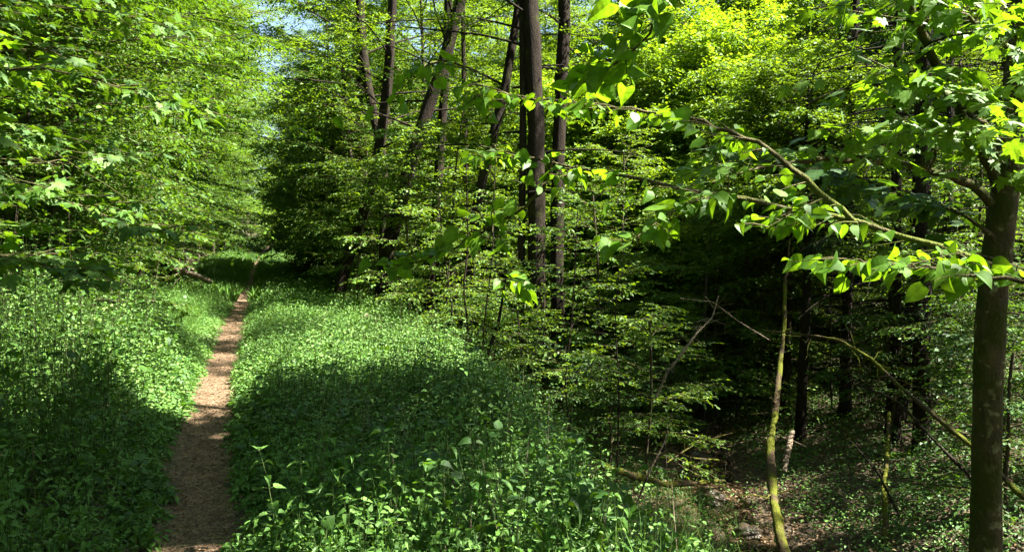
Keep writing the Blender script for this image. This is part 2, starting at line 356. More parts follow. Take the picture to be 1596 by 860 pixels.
# ------------------------------------------------------------------ tree builder
def curve(start, az, el, length, K, droop=.0, wig=.05):
    """batch of curved branches: start (N,3) az,el,length (N,)"""
    N = len(start); s = np.linspace(0, 1, K)[None, :]
    h = np.stack([np.cos(az), np.sin(az)], -1)
    perp = np.stack([-np.sin(az), np.cos(az)], -1)
    a1 = rng.uniform(-1, 1, (N, 1)); a2 = rng.uniform(-1, 1, (N, 1)); ph = rng.uniform(0, 6.28, (N, 1))
    lat = wig * length[:, None] * (a1 * s * s * 1.6 + .5 * np.sin(s * 7 + ph) * s)
    fw = length[:, None] * s * np.cos(el)[:, None]
    P = np.empty((N, K, 3))
    P[..., 0] = start[:, None, 0] + fw * h[:, None, 0] + lat * perp[:, None, 0]
    P[..., 1] = start[:, None, 1] + fw * h[:, None, 1] + lat * perp[:, None, 1]
    P[..., 2] = start[:, None, 2] + length[:, None] * (s * np.sin(el)[:, None] - droop * s * s) + wig * length[:, None] * a2 * np.sin(s * 5 + ph) * s * .5
    return P

def sample(P, i, s):
    """point and tangent on branch i at s in 0..1"""
    K = P.shape[1]; f = np.clip(s, 0, .9999) * (K - 1); k = f.astype(int); w = (f - k)[:, None]
    a = P[i, k]; b = P[i, k + 1]
    return a * (1 - w) + b * w, norm(b - a)

def spray(lb, wb, P, nsec, seclen, ntwig, twiglen, nleaf, lsize, kind, tilt=.35, droop=.1, s0=.12, twigs=True, keep=None, flat=.12, secr=.006, upward=0.0, hang=0.0):
    """secondaries, twigs and leaves on limbs P (N,K,3)"""
    N = len(P)
    i = np.repeat(np.arange(N), nsec); s = np.clip(s0 + (1 - s0) * (np.tile(np.arange(nsec), N) + rng.uniform(0, 1, N * nsec)) / nsec, 0, 1)
    p, t = sample(P, i, s)
    limb_len = np.linalg.norm(P[:, -1] - P[:, 0], axis=1)[i]
    side = np.where(np.tile(np.arange(nsec), N) % 2 == 0, 1, -1)
    az = np.arctan2(t[:, 1], t[:, 0]) + side * rng.uniform(.5, 1.15, N * nsec)
    el = np.arcsin(np.clip(t[:, 2], -1, 1)) * .5 + rng.normal(0, flat, N * nsec) + upward
    ln = seclen * (1.15 - .75 * s) * rng.uniform(.6, 1.3, N * nsec) * np.clip(limb_len / (limb_len.max() + 1e-6) + .3, .3, 1.1)
    S = curve(p, az, el, ln, 5, droop, .07)
    if keep is not None:
        kk = keep(S[:, 2]); S = S[kk]; ln = ln[kk]
    S = np.concatenate([S, P[:, -4:][:, np.linspace(0, 3, 5).round().astype(int)] if False else S[:0]])
    tubes(wb, S, np.linspace(secr, .0025, 5)[None] * np.ones((len(S), 1)), 3)
    n2 = len(S)
    i = np.repeat(np.arange(n2), ntwig); j = np.tile(np.arange(ntwig), n2)
    s = np.clip((j + rng.uniform(.2, 1, len(i))) / ntwig, 0, 1)
    s = np.where(j == ntwig - 1, 1.0, s)
    p, t = sample(S, i, s)
    side = np.where(j % 2 == 0, 1, -1) * np.where(j == ntwig - 1, .15, 1)
    az = np.arctan2(t[:, 1], t[:, 0]) + side * rng.uniform(.5, 1.0, len(i))
    el = np.arcsin(np.clip(t[:, 2], -1, 1)) * .6 + rng.normal(0, flat * 1.3, len(i)) - hang
    tl = twiglen * rng.uniform(.5, 1.3, len(i))
    T = curve(p, az, el, tl, 3, droop * 1.2, .05)
    if twigs: tubes(wb, T, np.linspace(.0028, .0012, 3)[None] * np.ones((len(T), 1)), 3)
    n3 = len(T)
    i = np.repeat(np.arange(n3), nleaf); j = np.tile(np.arange(nleaf), n3)
    s = np.clip((j + rng.uniform(0, .8, len(i))) / nleaf, 0, 1); s = np.where(j == nleaf - 1, 1., s)
    p, t = sample(T, i, s)
    sd = np.where(j % 2 == 0, 1, -1) * np.where(j == nleaf - 1, .1, 1)
    a = np.arctan2(t[:, 1], t[:, 0]) + sd * rng.uniform(.4, 1.2, len(i))
    e = t[:, 2] * .6 + rng.normal(-.12, .22, len(i)) - hang * .6
    d = np.stack([np.cos(a) * np.cos(e), np.sin(a) * np.cos(e), np.sin(e)], -1)
    nn = np.array([0, 0, 1.]) + rng.normal(0, tilt, (len(i), 3))
    sz = lsize * rng.uniform(.55, 1.25, len(i))
    p = p + d * sz[:, None] * .12
    if keep is not None:
        kk = keep(p); p, d, nn, sz = p[kk], d[kk], nn[kk], sz[kk]
    leaves(lb, p, d, nn, sz, kind)

def trunk_line(H, lean=(0, 0), wav=.15, K=14):
    s = np.linspace(0, 1, K); ph = rng.uniform(0, 6, 4)
    return np.stack([lean[0] * s * H + wav * np.sin(s * 4 + ph[0]) * s + wav * .3 * np.sin(s * 11 + ph[1]) * s, lean[1] * s * H + wav * np.sin(s * 3.4 + ph[2]) * s, s * H - .15], -1)

def trunk_geo(mb, T, r0, r1, sides=9, flare=.5):
    K = len(T); s = np.linspace(0, 1, K)
    # resample finer at the base for the root flare
    ss = np.concatenate([[0, .012, .03, .06], np.linspace(.1, 1, max(K, 12))])
    P = np.stack([np.interp(ss, s, T[:, k]) for k in range(3)], -1)
    Rr = r0 + (r1 - r0) * ss ** .9
    Rr = Rr * (1 + flare * np.exp(-ss / .025))
    tubes(mb, P[None], Rr[None], sides, lump=.05)

def tree_parts(T, r0, base, R, nl, prof, lk, kind='rhomb', lsize=.08, el=(.1, .8), nsec=14, seclen=1.0, ntwig=6, twiglen=.32, nleaf=8, droop=.16, keep=None, twigs=False, limb_r=.035, azs=None, tilt=.35, sides=9, flare=.5, r1=None, flat=.12):
    H = T[-1, 2]
    tb = MB(); trunk_geo(tb, T, r0, r1 if r1 else max(.02, r0 * .15), sides, flare)
    wb = MB(); lb = MB()
    h = base + (H - base) * ((np.arange(nl) + rng.uniform(0, 1, nl)) / nl) ** .9
    q = (h - base) / (H - base)
    az = (np.arange(nl) * 2.399 + rng.normal(0, .4, nl)) if azs is None else rng.uniform(azs[0], azs[1], nl)
    st = np.stack([np.interp(h, T[:, 2], T[:, k]) for k in range(3)], -1)
    ln = R * prof(q) * rng.uniform(.7, 1.2, nl)
    e = el[0] + (el[1] - el[0]) * q + rng.normal(0, .1, nl)
    P = curve(st, az, e, ln, 8, droop, .07)
    rr = limb_r * np.clip(ln / R, .3, 1)[:, None] * np.linspace(1, .15, 8)[None]
    tubes(wb, P, rr, 5)
    spray(lb, wb, P, nsec, seclen, ntwig, twiglen, nleaf, lsize, kind, droop=droop * .6, keep=keep, twigs=twigs, tilt=tilt, flat=flat)
    return tb, wb, lb

beechprof = lambda q: np.where(q < .35, .75 + .7 * q, 1.0 - (q - .35) * .85).clip(.2)
lowprof = lambda q: (1.0 - .55 * q).clip(.2)

PROTO = {}
def join(tb, wb, off=1):
    for f, mi in zip(wb.f, wb.mi): tb.f.append(f + tb.n); tb.mi.append(mi + off)
    tb.v += wb.v; tb.n += wb.n
    return tb
def wood(tb, wb, name, barkm):
    return join(tb, wb).mesh(name, [M[barkm], M['twig' if barkm != 'darkbark' else 'darkbark']], True)
def proto(name, barkm, leafm, T, r0, **kw):
    tb, wb, lb = tree_parts(T, r0, lk=None, **kw)
    PROTO[name] = (wood(tb, wb, name + '_trunk', barkm), lb.mesh(name + '_leaves', M[leafm]))

def place(name, kind, x, y, rot, sc=1.0, label='', cat='tree', group=None, zoff=0, tilt=(0, 0), crown=True):
    e = bpy.data.objects.new(name, None); scn.collection.objects.link(e)
    e.location = (x, y, float(ground(x, y)) + zoff); e.rotation_euler = (tilt[0], tilt[1], rot); e.scale = (sc, sc, sc)
    e.empty_display_size = .3
    a, c = PROTO[kind]
    link('stem' if cat == 'shrub' else 'trunk', a, e)
    if c is not None and crown: link('crown' if cat != 'shrub' else 'foliage', c, e)
    tag(e, label, cat, group)
    return e

def beech(i, H, base, R, leafm='beech', lsize=.10, nl=56, nsec=16, nleaf=9):
    proto('beech%d' % i, 'bark', leafm, trunk_line(H, (rng.normal(0, .03), rng.normal(0, .03)), .25), .11, base=base, R=R, nl=nl, prof=beechprof, kind='rhomb', lsize=lsize,
          el=(.15, 1.0), nsec=nsec, seclen=1.35, ntwig=6, twiglen=.42, nleaf=nleaf, droop=.24, flat=.26)
beech(0, 15, 1.6, 3.8)
beech(1, 17, 3.0, 4.2)
beech(2, 14, 1.2, 3.4, nl=48)
beech(3, 15, 1.5, 3.8, 'deep')
beech(7, 14, 1.2, 3.8, 'lit_beech', .10)
beech(5, 15, 1.5, 3.8, 'mid', .09)
beech(6, 14, 1.2, 3.5, 'mid', .085)
beech(4, 13, .7, 3.3, 'deep', nl=50)
def under(i, H, R, leafm, lsize=.07, kind='ovate', nl=16, nsec=9, nleaf=6, base=.5):
    proto('understory%d' % i, 'bark', leafm, trunk_line(H, (rng.normal(0, .06), rng.normal(0, .06)), .12, 9), .028, base=base, R=R, nl=nl, prof=lowprof, kind=kind, lsize=lsize,
          el=(.0, .75), nsec=nsec, seclen=.65, ntwig=4, twiglen=.24, nleaf=nleaf, droop=.16, twigs=True, limb_r=.012, sides=6, flare=.3)
under(0, 4.2, 1.7, 'beech', nl=20)
under(1, 3.2, 1.5, 'beech')
under(2, 4.8, 1.9, 'mid', nl=22)
under(3, 2.3, 1.3, 'deep', .065)
under(4, 2.0, 1.2, 'herb', .075)
under(5, 6.0, 2.0, 'beech', .065, 'rhomb', nl=30, nsec=11, nleaf=8)
under(6, 6.5, 2.1, 'beech', .065, 'rhomb', nl=32, nsec=11, nleaf=8)
def bushy(i, H, R, leafm, lsize=.10):
    proto('bushy%d' % i, 'bark', leafm, trunk_line(H, (rng.normal(0, .08), rng.normal(0, .08)), .3), .05, base=.4, R=R, nl=42, prof=lambda q: np.where(q < .3, .7 + q, 1.0 - (q - .3) * .9).clip(.25), kind='rhomb', lsize=lsize,
          el=(.15, .9), nsec=14, seclen=1.1, ntwig=6, twiglen=.4, nleaf=9, droop=.25, limb_r=.02, flat=.28)
bushy(0, 8, 3.0, 'beech'); bushy(1, 6.5, 2.7, 'beech', .09); bushy(4, 8, 3.0, 'lit_beech'); bushy(5, 7, 2.8, 'lit_beech', .09); bushy(2, 7.5, 2.9, 'deep'); bushy(3, 7.2, 3.0, 'mid', .085)

# spruce: whorls of drooping branches hung with needled twigs, bare dead branches below
def spruce(i, H, live, R, keep=None, nlf=16, lsz=.055):
    T = trunk_line(H, (0, 0), .08); tb = MB(); trunk_geo(tb, T, .12, .03, 9)
    wb = MB(); lb = MB()
    nl = 95; h = live + (H - live) * (np.arange(nl) / nl); q = (h - live) / (H - live)
    az = np.arange(nl) * 2.399 + rng.normal(0, .3, nl)
    st = np.stack([np.interp(h, T[:, 2], T[:, k]) for k in range(3)], -1)
    P = curve(st, az, np.full(nl, .05) + q * .3, R * (1 - .8 * q) * rng.uniform(.8, 1.15, nl), 8, .32, .04)
    tubes(wb, P, np.linspace(.022, .004, 8)[None] * np.ones((nl, 1)), 4)
    spray(lb, wb, P, 16, .7, 6, .3, nlf, lsz, 'needle', tilt=.8, droop=.3, hang=.75, flat=.2, keep=keep)
    nd = 46; h = .8 + (live - .6) * rng.uniform(0, 1, nd)
    st = np.stack([np.interp(h, T[:, 2], T[:, k]) for k in range(3)], -1)
    D = curve(st, rng.uniform(0, 6.28, nd), rng.normal(-.1, .2, nd), rng.uniform(.8, 2.2, nd), 7, .2, .1)
    tubes(wb, D, np.linspace(.014, .002, 7)[None] * np.ones((nd, 1)), 4)
    i2 = np.repeat(np.arange(nd), 8); s = rng.uniform(.2, 1, nd * 8); p, t = sample(D, i2, s)
    D2 = curve(p, np.arctan2(t[:, 1], t[:, 0]) + rng.choice([-1, 1], nd * 8) * rng.uniform(.4, 1, nd * 8), rng.normal(-.2, .3, nd * 8), rng.uniform(.2, .7, nd * 8), 4, .2, .12)
    tubes(wb, D2, np.linspace(.005, .001, 4)[None] * np.ones((nd * 8, 1)), 3)
    PROTO['spruce%d' % i] = (wood(tb, wb, 'spruce_trunk', 'darkbark'), lb.mesh('spruce_needles', M['spruce']))
spruce(0, 17, 4.0, 2.6)
spruce(1, 15, 2.6, 2.3)

#@@PLACEMENT
# ------------------------------------------------------------------ custom trees that stand where the photo shows their trunks, and unseen beeches added for shade
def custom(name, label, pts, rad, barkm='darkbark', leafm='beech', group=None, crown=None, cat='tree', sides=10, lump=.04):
    """pts: world polyline of the stem (first point is dropped onto the ground); crown: dict for the limbs"""
    pts = np.array(pts, float); pts[0, 2] = min(float(ground(pts[0, 0], pts[0, 1])) - .12, pts[1, 2] - .1)
    base = pts[0].copy(); base[2] += .12
    e = bpy.data.objects.new(name, None); scn.collection.objects.link(e); e.location = base; e.empty_display_size = .3
    L = pts - base
    s = np.concatenate([[0], np.cumsum(np.linalg.norm(np.diff(L, axis=0), axis=1))]); s /= s[-1]
    ss = np.concatenate([[0, .01, .03, .06], np.linspace(.1, 1, 26 if sides < 16 else 150)])
    P = np.stack([np.interp(ss, s, L[:, k]) for k in range(3)], -1)
    for _ in range(2): P[1:-1] = P[1:-1] * .5 + (P[:-2] + P[2:]) * .25
    P += rng.normal(0, rad[0] * (.05 if sides < 16 else .012), P.shape)
    rr = np.interp(ss, np.linspace(0, 1, len(rad)), rad) * (1 + .35 * np.exp(-ss / .025))
    rr = rr * (1 + (.03 * np.sin(ss * 60) + .02 * np.sin(ss * 143 + 1)) * (sides > 16))
    tb = MB(); tubes(tb, P[None], rr[None], sides, lump=lump)
    wb = MB(); lb = MB()
    if crown:
        c = dict(z0=6., z1=14., n=26, R=3.2, el=(.1, .8), droop=.18, nsec=12, seclen=1.0, ntwig=6, twiglen=.34, nleaf=8, lsize=.09, kind='rhomb', limb_r=.035, prof=beechprof, az=None, filt=True, twigs=False); c.update(crown)
        q = (np.arange(c['n']) + rng.uniform(0, 1, c['n'])) / c['n']
        zz = c['z0'] + (c['z1'] - c['z0']) * q - base[2]
        o = np.argsort(P[:, 2]); st = np.stack([np.interp(zz, P[o, 2], P[o, k]) for k in range(2)] + [np.minimum(zz, P[:, 2].max())], -1)
        az = np.arange(c['n']) * 2.399 + rng.normal(0, .4, c['n']) if c['az'] is None else rng.uniform(c['az'][0], c['az'][1], c['n'])
        ln = c['R'] * c['prof'](q) * rng.uniform(.7, 1.2, c['n'])
        el = c['el'][0] + (c['el'][1] - c['el'][0]) * q + rng.normal(0, .12, c['n'])
        B = curve(st, az, el, ln, 8, c['droop'], .08)
        if c['filt']:
            kp = lambda p: rng.uniform(0, 1, len(p)) > gap(p + base) * .985
            B = B[gap(B[:, 4] + base) < .9]; ln = np.linalg.norm(B[:, -1] - B[:, 0], axis=1)
        else: kp = None
        tubes(wb, B, c['limb_r'] * np.clip(ln / c['R'], .3, 1)[:, None] * np.linspace(1, .15, 8)[None], 5)
        spray(lb, wb, B, c['nsec'], c['seclen'], c['ntwig'], c['twiglen'], c['nleaf'], c['lsize'], c['kind'], droop=c['droop'] * .6, twigs=c['twigs'], keep=kp)
    link('trunk', wood(tb, wb, name + '_trunk', barkm) if wb.n else tb.mesh(name + '_trunk', M[barkm], True), e)
    if lb.n: link('crown', lb.mesh(name + '_crown', M[leafm]), e)
    tag(e, label, cat, group)
    return e, base

CT = [
 ('thick dark upright trunk rising through the centre, left of a twin', [(838, 640), (836, 450), (835, 200), (826, 0), (822, -150), (815, -330)], 16.5, (.215, .2, .185, .15), dict(z0=3.5)),
 ('dark upright trunk just right of the thickest central trunk', [(873, 620), (868, 450), (868, 300), (880, 0), (886, -250)], 17.5, (.175, .16, .14, .1), dict(z0=3.5)),
 ('thin dark trunk close to the left of the thickest central trunk', [(806, 630), (812, 450), (814, 300), (815, 130), (812, -100)], 16.5, (.09, .08, .07, .05), dict(n=14, R=2.2)),
 ('dark trunk beside the path leaning right, lowest of the leaning group', [(522, 480), (545, 390), (575, 310), (592, 230), (603, 150), (612, 0), (620, -200)], 20, (.15, .14, .11, .08), {}),
 ('mossy trunk in the leaning group bending strongly to the right', [(592, 500), (600, 400), (622, 320), (655, 200), (692, 100), (740, -80), (760, -250)], 19, (.2, .17, .13, .09), {}),
 ('trunk of the leaning group that bends back to the left near its top', [(603, 500), (598, 400), (598, 300), (600, 250), (577, 160), (562, 60), (556, -200)], 21, (.15, .13, .12, .08), {}),
 ('slim upright dark trunk between the leaning group and the centre', [(664, 520), (672, 400), (682, 300), (690, 180), (697, 80), (702, -200)], 19.5, (.13, .12, .1, .07), {}),
 ('slim dark trunk leaning right towards the thickest central trunk', [(722, 520), (735, 350), (758, 250), (790, 130), (815, -40), (830, -200)], 17, (.12, .11, .09, .06), {}),
 ('very thin straight trunk between two slim dark trunks', [(728, 500), (727, 300), (722, 90), (722, -150)], 23, (.08, .08, .07, .05), dict(n=14, R=2.4)),
 ('stout dark trunk half hidden by leaves left of the path', [(250, 420), (252, 320), (260, 200), (262, 0), (262, -150)], 27, (.33, .30, .24, .16), {}),
 ('brown trunk on the ravine floor left of the mossy log', [(1222, 640), (1226, 520), (1230, 380), (1222, 260), (1228, 150)], 16.5, (.12, .10, .07, .03), dict(z0=1.5, n=44, R=2.4, filt=False)),
 ('dark trunk standing behind the pale broken log', [(1246, 700), (1256, 480), (1262, 330), (1256, 220), (1262, 120)], 15, (.11, .09, .06, .02), dict(z0=1.6, n=44, R=2.3, filt=False)),
 ('dark straight trunk in the shade behind the mottled trunk', [(1437, 740), (1437, 430), (1440, 200), (1445, -200)], 12.5, (.14, .12, .1, .07), dict(z0=6.5)),
 ('dark trunk low in the ravine beside the stream bank', [(1395, 740), (1412, 600), (1420, 480), (1430, 300), (1440, -100)], 14, (.11, .1, .08, .05), dict(n=16)),
 ('slim trunk behind the foliage right of the vanishing path', [(563, 440), (561, 250), (560, 100), (565, -150)], 26, (.14, .13, .12, .08), {}),
]
for lab, pp, Yd, rad, c in CT:
    P = atp([(a, b, Yd) for a, b in pp])
    if Yd < 22 and pp[-1][1] < 0:
        q = P[-1] + (P[-1] - P[-2]) / np.linalg.norm(P[-1] - P[-2]) * np.array([.3, .3, 1]) * max(0, 15 - P[-1, 2]) if P[-1, 2] < 14 else P[-1]
        P = np.vstack([P, q]) if P[-1, 2] < 14 else P
    top = P[-1, 2]
    cc = dict(z0=2.6, z1=top, n=46, R=4.2, lsize=.095); cc.update(c)
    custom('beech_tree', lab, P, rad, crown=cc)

SHADE_BEECHES = [('added shade beech outside the right edge of the view', (9.2, 9.0), 17), ('added shade beech outside the right edge of the view', (6.5, -1.5), 16), ('added shade beech outside the right edge of the view', (10.5, 4.0), 17), ('added shade beech outside the right edge of the view', (7.6, 2.4), 14)]
SHADE_BEECHES += [('added shade beech outside the left edge of the view', (-8.5, 2.5), 15), ('added shade beech outside the left edge of the view', (-9.5, 6.2), 16), ('added shade beech behind the viewpoint', (-4.2, -2.5), 15), ('added shade beech behind the viewpoint', (2.2, -3.0), 15), ('added shade beech outside the left edge of the view', (-9.2, 10.0), 16), ('added shade beech outside the left edge of the view', (-11, 14.5), 17), ('added shade beech behind the viewpoint', (-7.0, -1.5), 15), ('added shade beech outside the right edge of the view', (4.9, 4.4), 16), ('added shade beech outside the left edge of the view', (-6.4, 3.4), 15), ('added shade beech behind the viewpoint', (-1.2, -2.6), 15)]
for lab, (bx, by), H in SHADE_BEECHES:  # out-of-view beeches added to shade the verges and block the sky
    z0 = float(ground(bx, by))
    custom('beech_tree', lab, [(bx, by, z0), (bx, by, z0 + 2), (bx - .2, by + .1, 6), (bx - .5, by + .3, 11), (bx - .6, by, H)], (.18, .16, .13, .08, .04), group='unseen shade beeches added around the viewpoint',
        crown=dict(z0=6.5, z1=H, n=52, R=5.2, lsize=.15, nsec=12, seclen=1.5, twiglen=.45, nleaf=7))

# thin crooked saplings and bare stems at the edge of the ravine
ST = [
 ('thin bare sapling stem with a slight kink at the ravine edge', [(728, 605), (733, 540), (722, 450), (730, 380), (726, 250)], 12, (.022, .02, .015, .01)),
 ('kinked dark stem rising from the ravine edge bushes', [(762, 620), (772, 580), (757, 560), (778, 500), (790, 420)], 12, (.045, .04, .03, .012)),
 ('slender stem leaning left above the ravine edge bushes', [(745, 615), (755, 500), (768, 400), (772, 250)], 12.5, (.018, .015, .012, .008)),
 ('straight thin sapling left of the kinked dark stem', [(700, 600), (705, 480), (690, 380), (684, 300)], 13, (.02, .018, .012, .008)),
 ('thin sapling standing in front of the thick central trunk', [(905, 700), (880, 600), (893, 480), (900, 330)], 11, (.02, .016, .012, .008)),
 ('young upright sapling on the near slope of the ravine', [(960, 740), (965, 600), (958, 500), (965, 420)], 9.5, (.018, .014, .01, .006)),
]
for lab, pp, Yd, rad in ST:
    P = atp([(a, b, Yd) for a, b in pp])
    custom('sapling', lab, P, rad, leafm='beech', sides=6, cat='sapling', crown=dict(z0=P[0, 2] + .8, z1=P[-1, 2], n=9, R=.9, nsec=5, seclen=.4, ntwig=3, twiglen=.2, nleaf=5, lsize=.06, kind='ovate', limb_r=.008, filt=False, twigs=True))

# ---- the mottled maple at the right with its big limbs
PM = np.array([at(*q) for q in [(1534, 900, 5.5), (1536, 860, 5.5), (1538, 700, 5.5), (1541, 560, 5.5), (1548, 440, 5.5), (1562, 330, 5.5), (1578, 230, 5.55), (1592, 110, 5.6), (1600, -40, 5.7), (1604, -250, 5.8), (1600, -600, 6), (1590, -1000, 6.2), (1585, -1400, 6.4), (1580, -1900, 6.6)]])
maple, mb0 = custom('maple_tree', 'mottled pale green and brown maple trunk standing tall at the right edge of the ravine', PM, (.112, .105, .10, .098, .095, .09, .08, .07, .05, .03), barkm='maplebark', leafm='maple', sides=20, lump=.02,
    crown=dict(z0=5.4, z1=14, n=46, R=5.0, nsec=13, seclen=1.2, ntwig=5, twiglen=.34, nleaf=7, lsize=.13, kind='ovate', limb_r=.04, prof=lambda q: (.75 + q * .5)))

def bough(parent, base, pts, r, leafm, kind, lsize, ntw, twl, nleaf, s0=.1, tilt=.45, name='bough', barkm='maplebark', flat=.25, droop=.12, petiole=True, sub=0, sublen=.6):
    """one big limb with side twigs; leaves are its own sub-part"""
    P = np.array(pts) - base
    s = np.concatenate([[0], np.cumsum(np.linalg.norm(np.diff(P, axis=0), axis=1))]); s /= s[-1]
    ss = np.linspace(0, 1, 30); Q = np.stack([np.interp(ss, s, P[:, k]) for k in range(3)], -1)
    for _ in range(3): Q[1:-1] = Q[1:-1] * .5 + (Q[:-2] + Q[2:]) * .25
    Q[1:-1] += rng.normal(0, .006, (28, 3))
    rr = np.interp(ss, [0, 1], r)
    wb = MB(); tubes(wb, Q[None], rr[None], 8, lump=.05)
    lb = MB()
    lines = [Q]
    B = Q[None]
    if sub:
        sv = np.clip(np.linspace(s0, .95, sub) + rng.normal(0, .02, sub), 0, 1)
        p, t = sample(B, np.zeros(sub, int), sv)
        az = np.arctan2(t[:, 1], t[:, 0]) + np.where(np.arange(sub) % 2 == 0, 1, -1) * rng.uniform(.4, .9, sub)
        S = curve(p, az, rng.normal(.05, .25, sub), sublen * rng.uniform(.5, 1.2, sub) * (1.1 - .5 * sv), 8, .1, .08)
        tubes(wb, S, np.interp(sv, [0, 1], r)[:, None] * .4 * np.linspace(1, .3, 8)[None], 5)
        _twigs(lb, wb, S, max(3, ntw // 4), twl * .8, nleaf, lsize, kind, .1, tilt, flat, droop)
    _twigs(lb, wb, B, ntw, twl, nleaf, lsize, kind, s0, tilt, flat, droop)
    o = link(name, wb.mesh(name, M[barkm], True), parent)
    if lb.n: link('foliage', lb.mesh('foliage', M[leafm]), o)
    return Q + base

def _twigs(lb, wb, B, ntw, twl, nleaf, lsize, kind, s0, tilt, flat, droop):
    N = len(B)
    i = np.repeat(np.arange(N), ntw); j = np.tile(np.arange(ntw), N)
    s = np.clip(s0 + (1 - s0) * (j + rng.uniform(0, 1, N * ntw)) / ntw, 0, 1)
    p, t = sample(B, i, s)
    az = np.arctan2(t[:, 1], t[:, 0]) + np.where(j % 2 == 0, 1, -1) * rng.uniform(.3, 1.3, N * ntw)
    T = curve(p, az, rng.normal(.05, flat, N * ntw), twl * rng.uniform(.4, 1.3, N * ntw), 5, droop, .1)
    tubes(wb, T, np.linspace(.0035, .0015, 5)[None] * np.ones((len(T), 1)), 4)
    n = len(T); i = np.repeat(np.arange(n), nleaf); j = np.tile(np.arange(nleaf), n)
    s = np.where(j == nleaf - 1, 1, np.clip((j + rng.uniform(.1, .9, len(i))) / nleaf, 0, 1))
    p, t = sample(T, i, s)
    a = np.arctan2(t[:, 1], t[:, 0]) + np.where(j % 2 == 0, 1, -1) * rng.uniform(.3, 1.2, len(i))
    e = rng.normal(-.25, .35, len(i))
    d = np.stack([np.cos(a) * np.cos(e), np.sin(a) * np.cos(e), np.sin(e)], -1)
    sz = lsize * rng.uniform(.45, 1.25, len(i)); pet = sz * rng.uniform(.25, .5, len(i))
    q = p + d * pet[:, None] + np.array([0, 0, .1]) * pet[:, None]
    tubes(wb, np.stack([p, (p + q) / 2 + np.array([0, 0, .003]), q], 1), np.full((len(p), 3), .0009), 3)
    d2 = norm(d + np.array([0, 0, -.35]) * rng.uniform(0, 1, (len(i), 1)))
    leaves(lb, q, d2, np.array([0, 0, 1.]) + rng.normal(0, tilt, (len(i), 3)), sz, kind)

A3 = lambda l: [at(*q) for q in l]
bough(maple, mb0, A3([(1542, 316, 5.45), (1520, 290, 5.3), (1470, 268, 5.1), (1400, 256, 4.9), (1310, 248, 4.7), (1240, 250, 4.6), (1180, 262, 4.5), (1110, 285, 4.4)]), (.035, .006), 'maple', 'maple', .105, 12, .35, 5, s0=.3, sub=5)
bough(maple, mb0, A3([(1560, 300, 5.5), (1530, 235, 5.3), (1495, 170, 5.0), (1455, 90, 4.8), (1425, 30, 4.6), (1395, -40, 4.4), (1370, -130, 4.2)]), (.04, .018), 'maple', 'maple', .105, 16, .45, 6, s0=.15, sub=8, sublen=.8)
bough(maple, mb0, A3([(1580, 230, 5.5), (1530, 190, 5.0), (1480, 150, 4.6), (1440, 130, 4.2), (1390, 110, 3.9)]), (.02, .005), 'maple', 'maple', .105, 14, .4, 6, s0=.2, sub=6, sublen=.6)
bough(maple, mb0, A3([(1575, 260, 5.5), (1540, 225, 4.9), (1500, 205, 4.5), (1450, 200, 4.2), (1400, 210, 4.0)]), (.015, .004), 'maple', 'maple', .11, 12, .3, 5, s0=.2, sub=5, sublen=.5)
bough(maple, mb0, A3([(1592, 120, 5.6), (1560, 60, 5.0), (1500, 20, 4.5), (1450, 0, 4.2)]), (.02, .005), 'maple', 'maple', .105, 14, .4, 6, s0=.2, sub=6, sublen=.6)
bough(maple, mb0, A3([(1560, 380, 5.45), (1500, 330, 5.3), (1450, 320, 5.6), (1390, 300, 5.9), (1330, 270, 6.2), (1230, 240, 6.5)]), (.015, .004), 'deep', 'maple', .13, 16, .4, 6, s0=.2, sub=7, sublen=.8)

# ---- linden just right of the frame whose boughs cross the view
PL = np.array([(4.3, 3.1, 0), (4.2, 3.2, -.2), (4.1, 3.3, 1.2), (4.15, 3.3, 3), (4.3, 3.4, 6), (4.2, 3.5, 10)]); PL[0, 2] = 0
linden, lb0 = custom('linden_tree', 'linden whose long leafy boughs reach in from beyond the right edge across the middle', PL, (.16, .14, .12, .08), barkm='maplebark', leafm='linden', sides=12,
    crown=dict(z0=4.2, z1=9.8, n=22, R=3.6, nsec=11, seclen=1.1, ntwig=5, twiglen=.32, nleaf=6, lsize=.11, kind='ovate', limb_r=.03, prof=lambda q: (.8 + q * .3)))
Y0 = 3.0
bough(linden, lb0, [PL[2] + np.array([0, 0, -.4])] + A3([(1700, 470, 3.0), (1596, 427, 2.9), (1530, 408, 2.95), (1440, 376, 3.0), (1380, 358, 3.05), (1290, 333, 3.15), (1150, 308, 3.3), (1030, 290, 3.4), (900, 262, 3.5), (800, 234, 3.6), (750, 228, 3.65)]), (.025, .004), 'linden', 'linden', .066, 42, .20, 3, s0=.32, tilt=.6, barkm='twig', sub=7, sublen=.4)
bough(linden, lb0, A3([(1330, 345, 3.1), (1290, 310, 3.1), (1235, 262, 3.15), (1180, 220, 3.25), (1100, 190, 3.35), (1000, 172, 3.45), (900, 160, 3.55), (830, 158, 3.6), (740, 132, 3.7)]), (.013, .004), 'linden', 'linden', .066, 30, .18, 3, s0=.05, tilt=.6, barkm='twig', sub=4, sublen=.35)
bough(linden, lb0, A3([(1100, 305, 3.3), (1050, 330, 3.3), (1000, 360, 3.3), (985, 380, 3.3)]), (.006, .002), 'linden', 'linden', .085, 7, .15, 4, s0=.2, tilt=.5, barkm='twig')
bough(linden, lb0, A3([(1596, 440, 2.6), (1500, 425, 2.7), (1420, 415, 2.8), (1300, 400, 2.9)]), (.008, .002), 'linden', 'linden', .08, 12, .18, 4, s0=.2, tilt=.5, barkm='twig')
